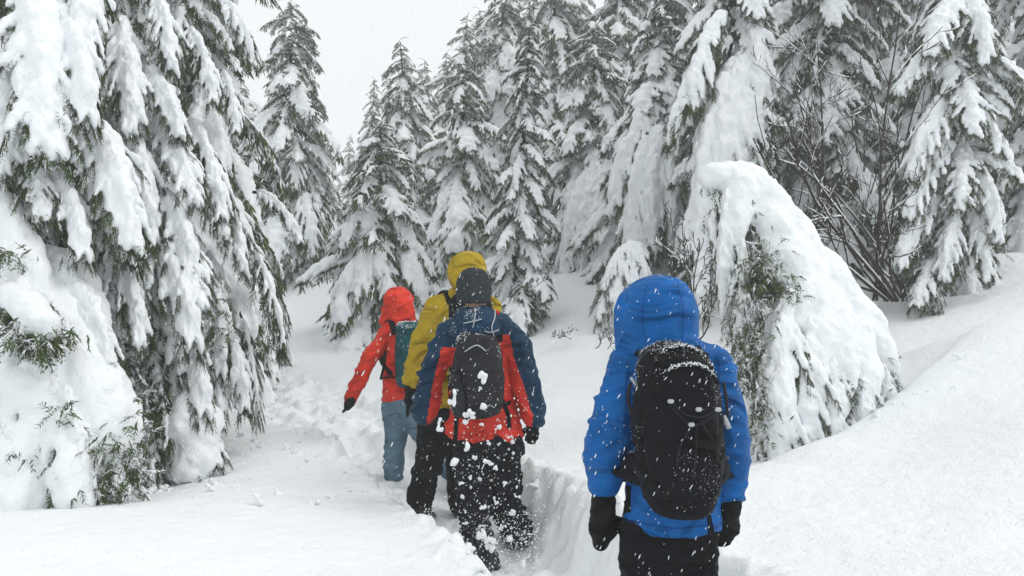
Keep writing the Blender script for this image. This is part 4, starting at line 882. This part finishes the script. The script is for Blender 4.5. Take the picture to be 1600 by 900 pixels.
# ---- yellow hiker
D = 5.65
F = Fig('hiker in a mustard yellow hooded jacket and black trousers, partly hidden by the beanie wearer', 690, D, .06, R(22))
J = lambda px, py, dy=0: F.L(px, py, D+dy)
zr = lambda py, px, rx, ry, dy=0: (J(px, py)[2], J(px, py)[0], J(px, py)[1]+dy, rx, ry)
tors = [zr(634, 700, .19, .15), zr(600, 703, .19, .145), zr(555, 708, .185, .14), zr(510, 716, .205, .135), zr(480, 720, .205, .12), zr(462, 724, .17, .10), zr(449, 728, .1, .085)]
armL = [(*J(682, 480, .0), .082), (*J(668, 516, -.03), .08), (*J(656, 552, -.04), .074), (*J(650, 575, -.02), .072), (*J(646, 597, .02), .058)]
armR = [(*J(764, 482, .03), .08), (*J(775, 530, .05), .075), (*J(770, 570, .1), .07), (*J(755, 590, .25), .055)]
legL = [(*J(678, 640), .108), (*J(673, 700, .02), .096), (*J(665, 745, -.02), .09), (*J(658, 784, -.05), .085)]
legR = [(*J(716, 640), .12), (*J(722, 700, .15), .11), (*J(722, 750, .2), .10), (*J(722, 790, .25), .095)]
hc = J(731, 425, .0)
F.body(hc, tors, [armL, armR], [legL, legR])
def b(S):
    S.loft(tors, 0)
    for a in (armL, armR): S.chain([J(722, 470), np.array(a[0][:3])], [.085, .08], .05); q = fine(a, 4); S.chain(q[:, :3], q[:,3], .025)
jk, JV, JN = F.garment('jacket', b, *bb(armL, armR, [(r[1], r[2], r[0]) for r in tors], pad=.2), .010, [M_yellow], 61, amp=.02, freq=(7, 7, 10)); F.dust(JV, JN, 150, 2, jk, up=.3)
def b(S):
    S.loft([(J(0, 452)[2], hc[0], hc[1]-.01, .115, .12), (J(0, 438)[2], hc[0], hc[1], .128, .14), (J(0, 420)[2], hc[0], hc[1], .125, .145), (J(0, 406)[2], hc[0], hc[1], .108, .128), (J(0, 398)[2], hc[0], hc[1], .08, .1), (J(0, 393)[2], hc[0], hc[1], .035, .045)], 0, 2.2, cap=.03)
    S.cone(hc+(0, .09, -.0), hc+(0, .2, 0), .085, .09, .02, 1.2, True)
hd, V, N = F.garment('hood', b, hc-.27, hc+.27, .0085, [M_yellow], 63, amp=.012, freq=(9, 9, 8))
def b(S):
    S.loft([(J(0, 660)[2], J(695, 0)[0], 0, .18, .13), (J(0, 620)[2], J(698, 0)[0], 0, .18, .13)], 0)
    for a in (legL, legR): q = fine(a, 4); S.chain(q[:, :3], q[:,3], .03)
tr, TV, TN = F.garment('trousers', b, *bb(legL, legR, pad=.2), .010, [M_pants], 65, amp=.013, freq=(8, 8, 13)); F.dust(TV, TN, 150, 3, tr, (.002, .006), up=.8)
boot(F, J(660, 792, -.05), J(672, 805, .16)); boot(F, J(722, 795, .25), J(722, 808, .45))
mitten(F, J(643, 606, .02), J(640, 625, .03), J(636, 650, .04), (.5, 1, 0), 'glove', True, .047, (.01, .03, 0)); mitten(F, J(755, 592, .28), J(754, 600, .36), J(752, 606, .42), (-1, 0, .3), 'glove', True, .042)
P = packbag(F, 'black snow-dusted backpack between the yellow jacket and the beanie wearer')
def b(S):
    c = J(724, 540); S.loft([(J(0, 600)[2], c[0], -.23, .15, .09), (J(0, 520)[2], c[0], -.23, .16, .1), (J(0, 475)[2], c[0], -.22, .15, .09), (J(0, 458)[2], c[0], -.2, .12, .07)], 0, 2.6, cap=.04)
pb, V, N = pack_part(F, P, 'pack_body', b, (-.25, -.42, .9), (.45, -.05, 1.8), .009, [M_black], 67, amp=.008); F.dust(V, N, 700, 4, pb, (.002, .006), up=.1)
for e in (-1, 1): strap(F, P, [(J(724, 0)[0]+e*.12, -.16, J(0, 475)[2]), (J(724, 0)[0]+e*.13, -.05, J(0, 455)[2]), (J(722, 0)[0]+e*.14, .1, J(0, 475)[2]), (J(718, 0)[0]+e*.16, .12, J(0, 530)[2]), (J(712, 0)[0]+e*.17, -.1, J(0, 575)[2])], .032, 'shoulder_strap', th=.3)

# ---- red hiker, leading
D = 6.8
F = Fig('leading hiker in an orange-red hooded jacket and faded jeans, left arm swung out', 628, D, .04, R(40))
J = lambda px, py, dy=0: F.L(px, py, D+dy)
zr = lambda py, px, rx, ry, dy=0: (J(px, py)[2], J(px, py)[0], J(px, py)[1]+dy, rx, ry)
tors = [zr(628, 624, .148, .13), zr(600, 624, .145, .13), zr(570, 624, .14, .12), zr(535, 624, .155, .115), zr(515, 623, .15, .1), zr(503, 623, .12, .085), zr(494, 623, .08, .075)]
armL = [(*J(606, 520, -.05), .062), (*J(588, 545, -.12), .06), (*J(570, 575, -.16), .056), (*J(558, 602, -.16), .054), (*J(547, 627, -.14), .045)]
armR = [(*J(646, 520, .08), .062), (*J(654, 560, .15), .058), (*J(650, 595, .22), .052), (*J(642, 612, .3), .044)]
legL = [(*J(616, 632, 0), .108), (*J(620, 662, .02), .098), (*J(617, 695, .0), .08), (*J(615, 722, .0), .076), (*J(615, 752, .0), .07)]
legR = [(*J(636, 632, .05), .105), (*J(650, 660, -.05), .092), (*J(668, 688, -.15), .082), (*J(685, 710, -.28), .078), (*J(704, 737, -.4), .07)]
hc = J(622, 478, .02)
F.body(hc, tors, [armL, armR], [legL, legR])
def b(S):
    S.loft(tors, 0)
    for a in (armL, armR): S.chain([J(623, 512), np.array(a[0][:3])], [.075, .062], .05); q = fine(a, 4); S.chain(q[:, :3], q[:,3], .025)
jk, JV, JN = F.garment('jacket', b, *bb(armL, armR, [(r[1], r[2], r[0]) for r in tors], pad=.2), .009, [M_orange], 71, amp=.017, freq=(9, 9, 12)); F.dust(JV, JN, 150, 2, jk, up=.4)
def b(S):
    S.loft([(J(0, 506)[2], hc[0], hc[1]-.005, .145, .135), (J(0, 496)[2], hc[0], hc[1]-.005, .14, .14), (J(0, 480)[2], hc[0], hc[1], .13, .14), (J(0, 464)[2], hc[0], hc[1], .118, .13), (J(0, 455)[2], hc[0], hc[1]+.01, .088, .1), (J(0, 448)[2], hc[0], hc[1]+.01, .05, .06)], 0, 2.2, cap=.03)
    S.cone(hc+(0, .09, -.0), hc+(0, .2, 0), .085, .09, .02, 1.2, True)
hd, V, N = F.garment('hood', b, hc-.27, hc+.27, .0085, [M_orange], 73, amp=.013, freq=(9, 9, 9)); F.dust(V, N, 60, 3, hd, up=.3)
def b(S):
    S.loft([(J(0, 645)[2], J(625, 0)[0], .0, .15, .12), (J(0, 618)[2], J(625, 0)[0], 0, .142, .12)], 0)
    for a in (legL, legR): q = fine(a, 4); S.chain(q[:, :3], q[:,3], .03)
tr, TV, TN = F.garment('jeans', b, *bb(legL, legR, pad=.2), .009, [M_jean], 75, amp=.010, freq=(10, 10, 18)); F.dust(TV, TN, 120, 3, tr, (.002, .006), up=.8)
boot(F, J(615, 752, 0), J(606, 762, .2)); boot(F, J(708, 742, -.42), J(706, 758, -.3), J(717, 740, -.52))
mitten(F, J(546, 630, -.14), J(543, 636, -.13), J(541, 641, -.08), (.6, .5, 0), 'glove', True, .038, (.01, .03, 0)); mitten(F, J(641, 614, .32), J(637, 617, .4), J(632, 620, .46), (0, 0, 1), 'glove', True, .038)
P = packbag(F, 'dark teal backpack on the back of the orange-red jacket')
bk_ = -.19; cx = J(624, 0)[0]
def b(S): S.loft([(J(0, 602)[2], cx, bk_, .125, .085), (J(0, 585)[2], cx, bk_-.01, .145, .1), (J(0, 545)[2], cx, bk_-.01, .148, .105), (J(0, 518)[2], cx, bk_, .14, .095), (J(0, 505)[2], cx, bk_+.01, .115, .07)], 0, 2.7, cap=.04)
pb, V, N = pack_part(F, P, 'pack_body', b, (-.4, -.4, .7), (.35, -.02, 1.6), .0085, [M_teal], 77, amp=.009); F.dust(V, N, 380, 5, pb, (.002, .006), up=.0)
def b(S): S.loft([(J(0, 518)[2], cx, bk_-.01, .15, .105), (J(0, 510)[2], cx, bk_-.01, .15, .105), (J(0, 502)[2], cx, bk_, .12, .08)], 0, 2.6, cap=.02)
pl, V, N = pack_part(F, P, 'pack_lid', b, (-.4, -.4, 1.1), (.35, -.02, 1.6), .0085, [M_teal], 78, amp=.006); F.dust(V, N, 300, 6, pl, (.002, .007), up=.0)
strap(F, P, [(cx-.14, bk_+.05, J(0, 520)[2]), (cx-.12, -.03, J(0, 501)[2]+.01), (cx-.12, .1, J(0, 520)[2]), (cx-.155, .05, J(0, 560)[2]), (cx-.15, -.1, J(0, 582)[2])], .026, 'shoulder_strap', th=.3)
strap(F, P, [(cx+.14, bk_+.05, J(0, 520)[2]), (cx+.12, -.03, J(0, 501)[2]+.01), (cx+.12, .1, J(0, 520)[2]), (cx+.155, .05, J(0, 560)[2]), (cx+.15, -.1, J(0, 582)[2])], .026, 'shoulder_strap', th=.3)
strap(F, P, [J(603, 548, -.19), J(600, 570, -.22), J(595, 592, -.22)], .012, 'dangling_strap', th=.25)
strap(F, P, [(cx-.14, bk_+.04, J(0, 585)[2]), (cx-.15, .0, J(0, 588)[2]), (cx-.12, .11, J(0, 592)[2])], .02, 'hip_belt', th=.35)
# ------------------------------------------------------------------ snow kicked up behind the boots, and falling snow
rng = np.random.default_rng(77)
def chunk(p, r, seed):
    S = SDF(np.array([-r, -r, -r])*2, np.array([r, r, r])*2, r*.22); q = np.random.default_rng(seed)
    for k in range(4): a = q.normal(size=3)*r*.45; S.cone(a, a+q.normal(size=3)*r*.4, r*q.uniform(.4, .65), r*q.uniform(.3, .5), r*.2)
    V, Q = S.mesh(); g = Geo(); g.add(V, Q); return g
CH = [chunk(0, .03, 5+i).mesh('snow_chunk', [M_snow]) for i in range(5)]
Z = lambda zx_, zy_: (520+zx_*.589, 370+zy_*.589)
for i, (zx_, zy_, r) in enumerate([(397,375,17),(322,427,15),(350,475,13),(366,468,12),(398,452,10),(392,402,5),(283,498,13),(357,562,13),(410,597,10),(322,600,13),(475,732,10),(405,802,19),(428,806,17),(418,822,15),(505,872,13),(540,856,8),(440,505,9),(395,496,7),(414,548,6),(352,492,8),(376,585,8),(430,612,8),(365,640,8),(390,642,6),(345,690,7),(398,718,9),(430,700,8),(455,650,8),(352,760,8),(470,800,9),(445,770,8),(490,690,6),(336,655,8)]):
    o = link('snow_chunk', CH[i % 5], None, W(*Z(zx_, zy_), 4.5 if zy_ < 620 else 4.62)); s_ = r*.589/F_PX*4.5/.03*.85
    o.scale = (s_*1.2, s_, s_*.8); o.rotation_euler = tuple(rng.uniform(0, 6, 3)); tag(o, 'white lump of kicked-up snow flying behind the hiker in navy and red', 'snow clump', 'lumps of kicked-up snow')
n = 900; c = W(790, 850, 4.7); P_ = c+rng.normal(size=(n, 3))*np.array([.16, .10, .10]); P_[:,2] += np.abs(rng.normal(size=n))*.05
flakes(P_, .0022+.006*rng.random(n)**3, rng, 'kicked_up_spray')
n = 420; P_ = np.stack([rng.uniform(-.35, .25, n), rng.uniform(4.45, 4.75, n), rng.uniform(.1, 1.15, n)], 1); flakes(P_, .002+.006*rng.random(n)**2, rng, 'kicked_up_flecks')
n = 7500; y = 1.3+11*rng.random(n)**1.6; P_ = np.stack([rng.uniform(-.72, .72, n)*y, y, CAM_Z+rng.uniform(-.42, .42, n)*y], 1)
P_ = P_[P_[:,2] > surf(P_[:,0], P_[:,1])+.05]
flakes(P_, .0005+.0006*rng.random(len(P_))+.00011*P_[:,1], rng, 'falling_snow', None, rng.uniform(3, 6.5, len(P_)), (.42, 0, .9))
# rubble of broken snow beside the trench
B = []; 
for i in range(len(TRAIL)-1):
    a, b_ = TRAIL[i], TRAIL[i+1]; L_ = np.linalg.norm(b_-a); m = int(L_*(34 if i > 2 else 14)); t = rng.random(m); nrm = np.array([-(b_-a)[1], (b_-a)[0]])/L_
    hw = TR_W[i]; off = rng.choice((-1, 1), m)*(hw+.10+np.abs(rng.normal(size=m))*.16); B.append(a+(b_-a)*t[:,None]+nrm*off[:,None])
for cx_, cy_, sx_, sy_, m in ((2.35,6.0,.5,.2,90),(-2.3,5.1,.7,.25,120),(-1.9,6.4,.5,.4,60)): B.append(np.stack([rng.normal(cx_, sx_, m), rng.normal(cy_, sy_, m)], 1))
B = np.concatenate(B); z = ground(B[:,0], B[:,1]); r = .005+.034*rng.random(len(B))**5
S_ = Geo(); base = [chunk(0, 1.0, 30+i) for i in range(4)]
for p, zz_, rr in zip(B, z, r):
    q = base[int(rng.integers(4))]; M_ = np.linalg.qr(rng.normal(size=(3, 3)))[0]; S_.add((q.v[0] @ M_)*rr+np.array([p[0], p[1], zz_+rr*.3]), q.f[0])
tag(link('snow_rubble', S_.mesh('snow_rubble', [M_snow])), kind='stuff')
# ------------------------------------------------------------------ snowy air
def closed_box(name, lo, hi, m):
    V = np.array([(x, y, z) for x in (lo[0], hi[0]) for y in (lo[1], hi[1]) for z in (lo[2], hi[2])], float)
    g = Geo(); g.add(V, [(0, 1, 3, 2), (4, 6, 7, 5), (0, 4, 5, 1), (2, 3, 7, 6), (0, 2, 6, 4), (1, 5, 7, 3)]); return link(name, g.mesh(name, [m], False))
hz = bpy.data.materials.new('haze'); hz.use_nodes = True; t = hz.node_tree; t.nodes.clear()
vo = t.nodes.new('ShaderNodeVolumePrincipled'); mo = t.nodes.new('ShaderNodeOutputMaterial'); t.links.new(vo.outputs[0], mo.inputs['Volume'])
vo.inputs['Color'].default_value = (.96, .975, .985, 1); vo.inputs['Density'].default_value = .0055; vo.inputs['Anisotropy'].default_value = .2
tag(closed_box('haze', (-203, -63, -1.5), (203, 223, 19), hz), kind='stuff')
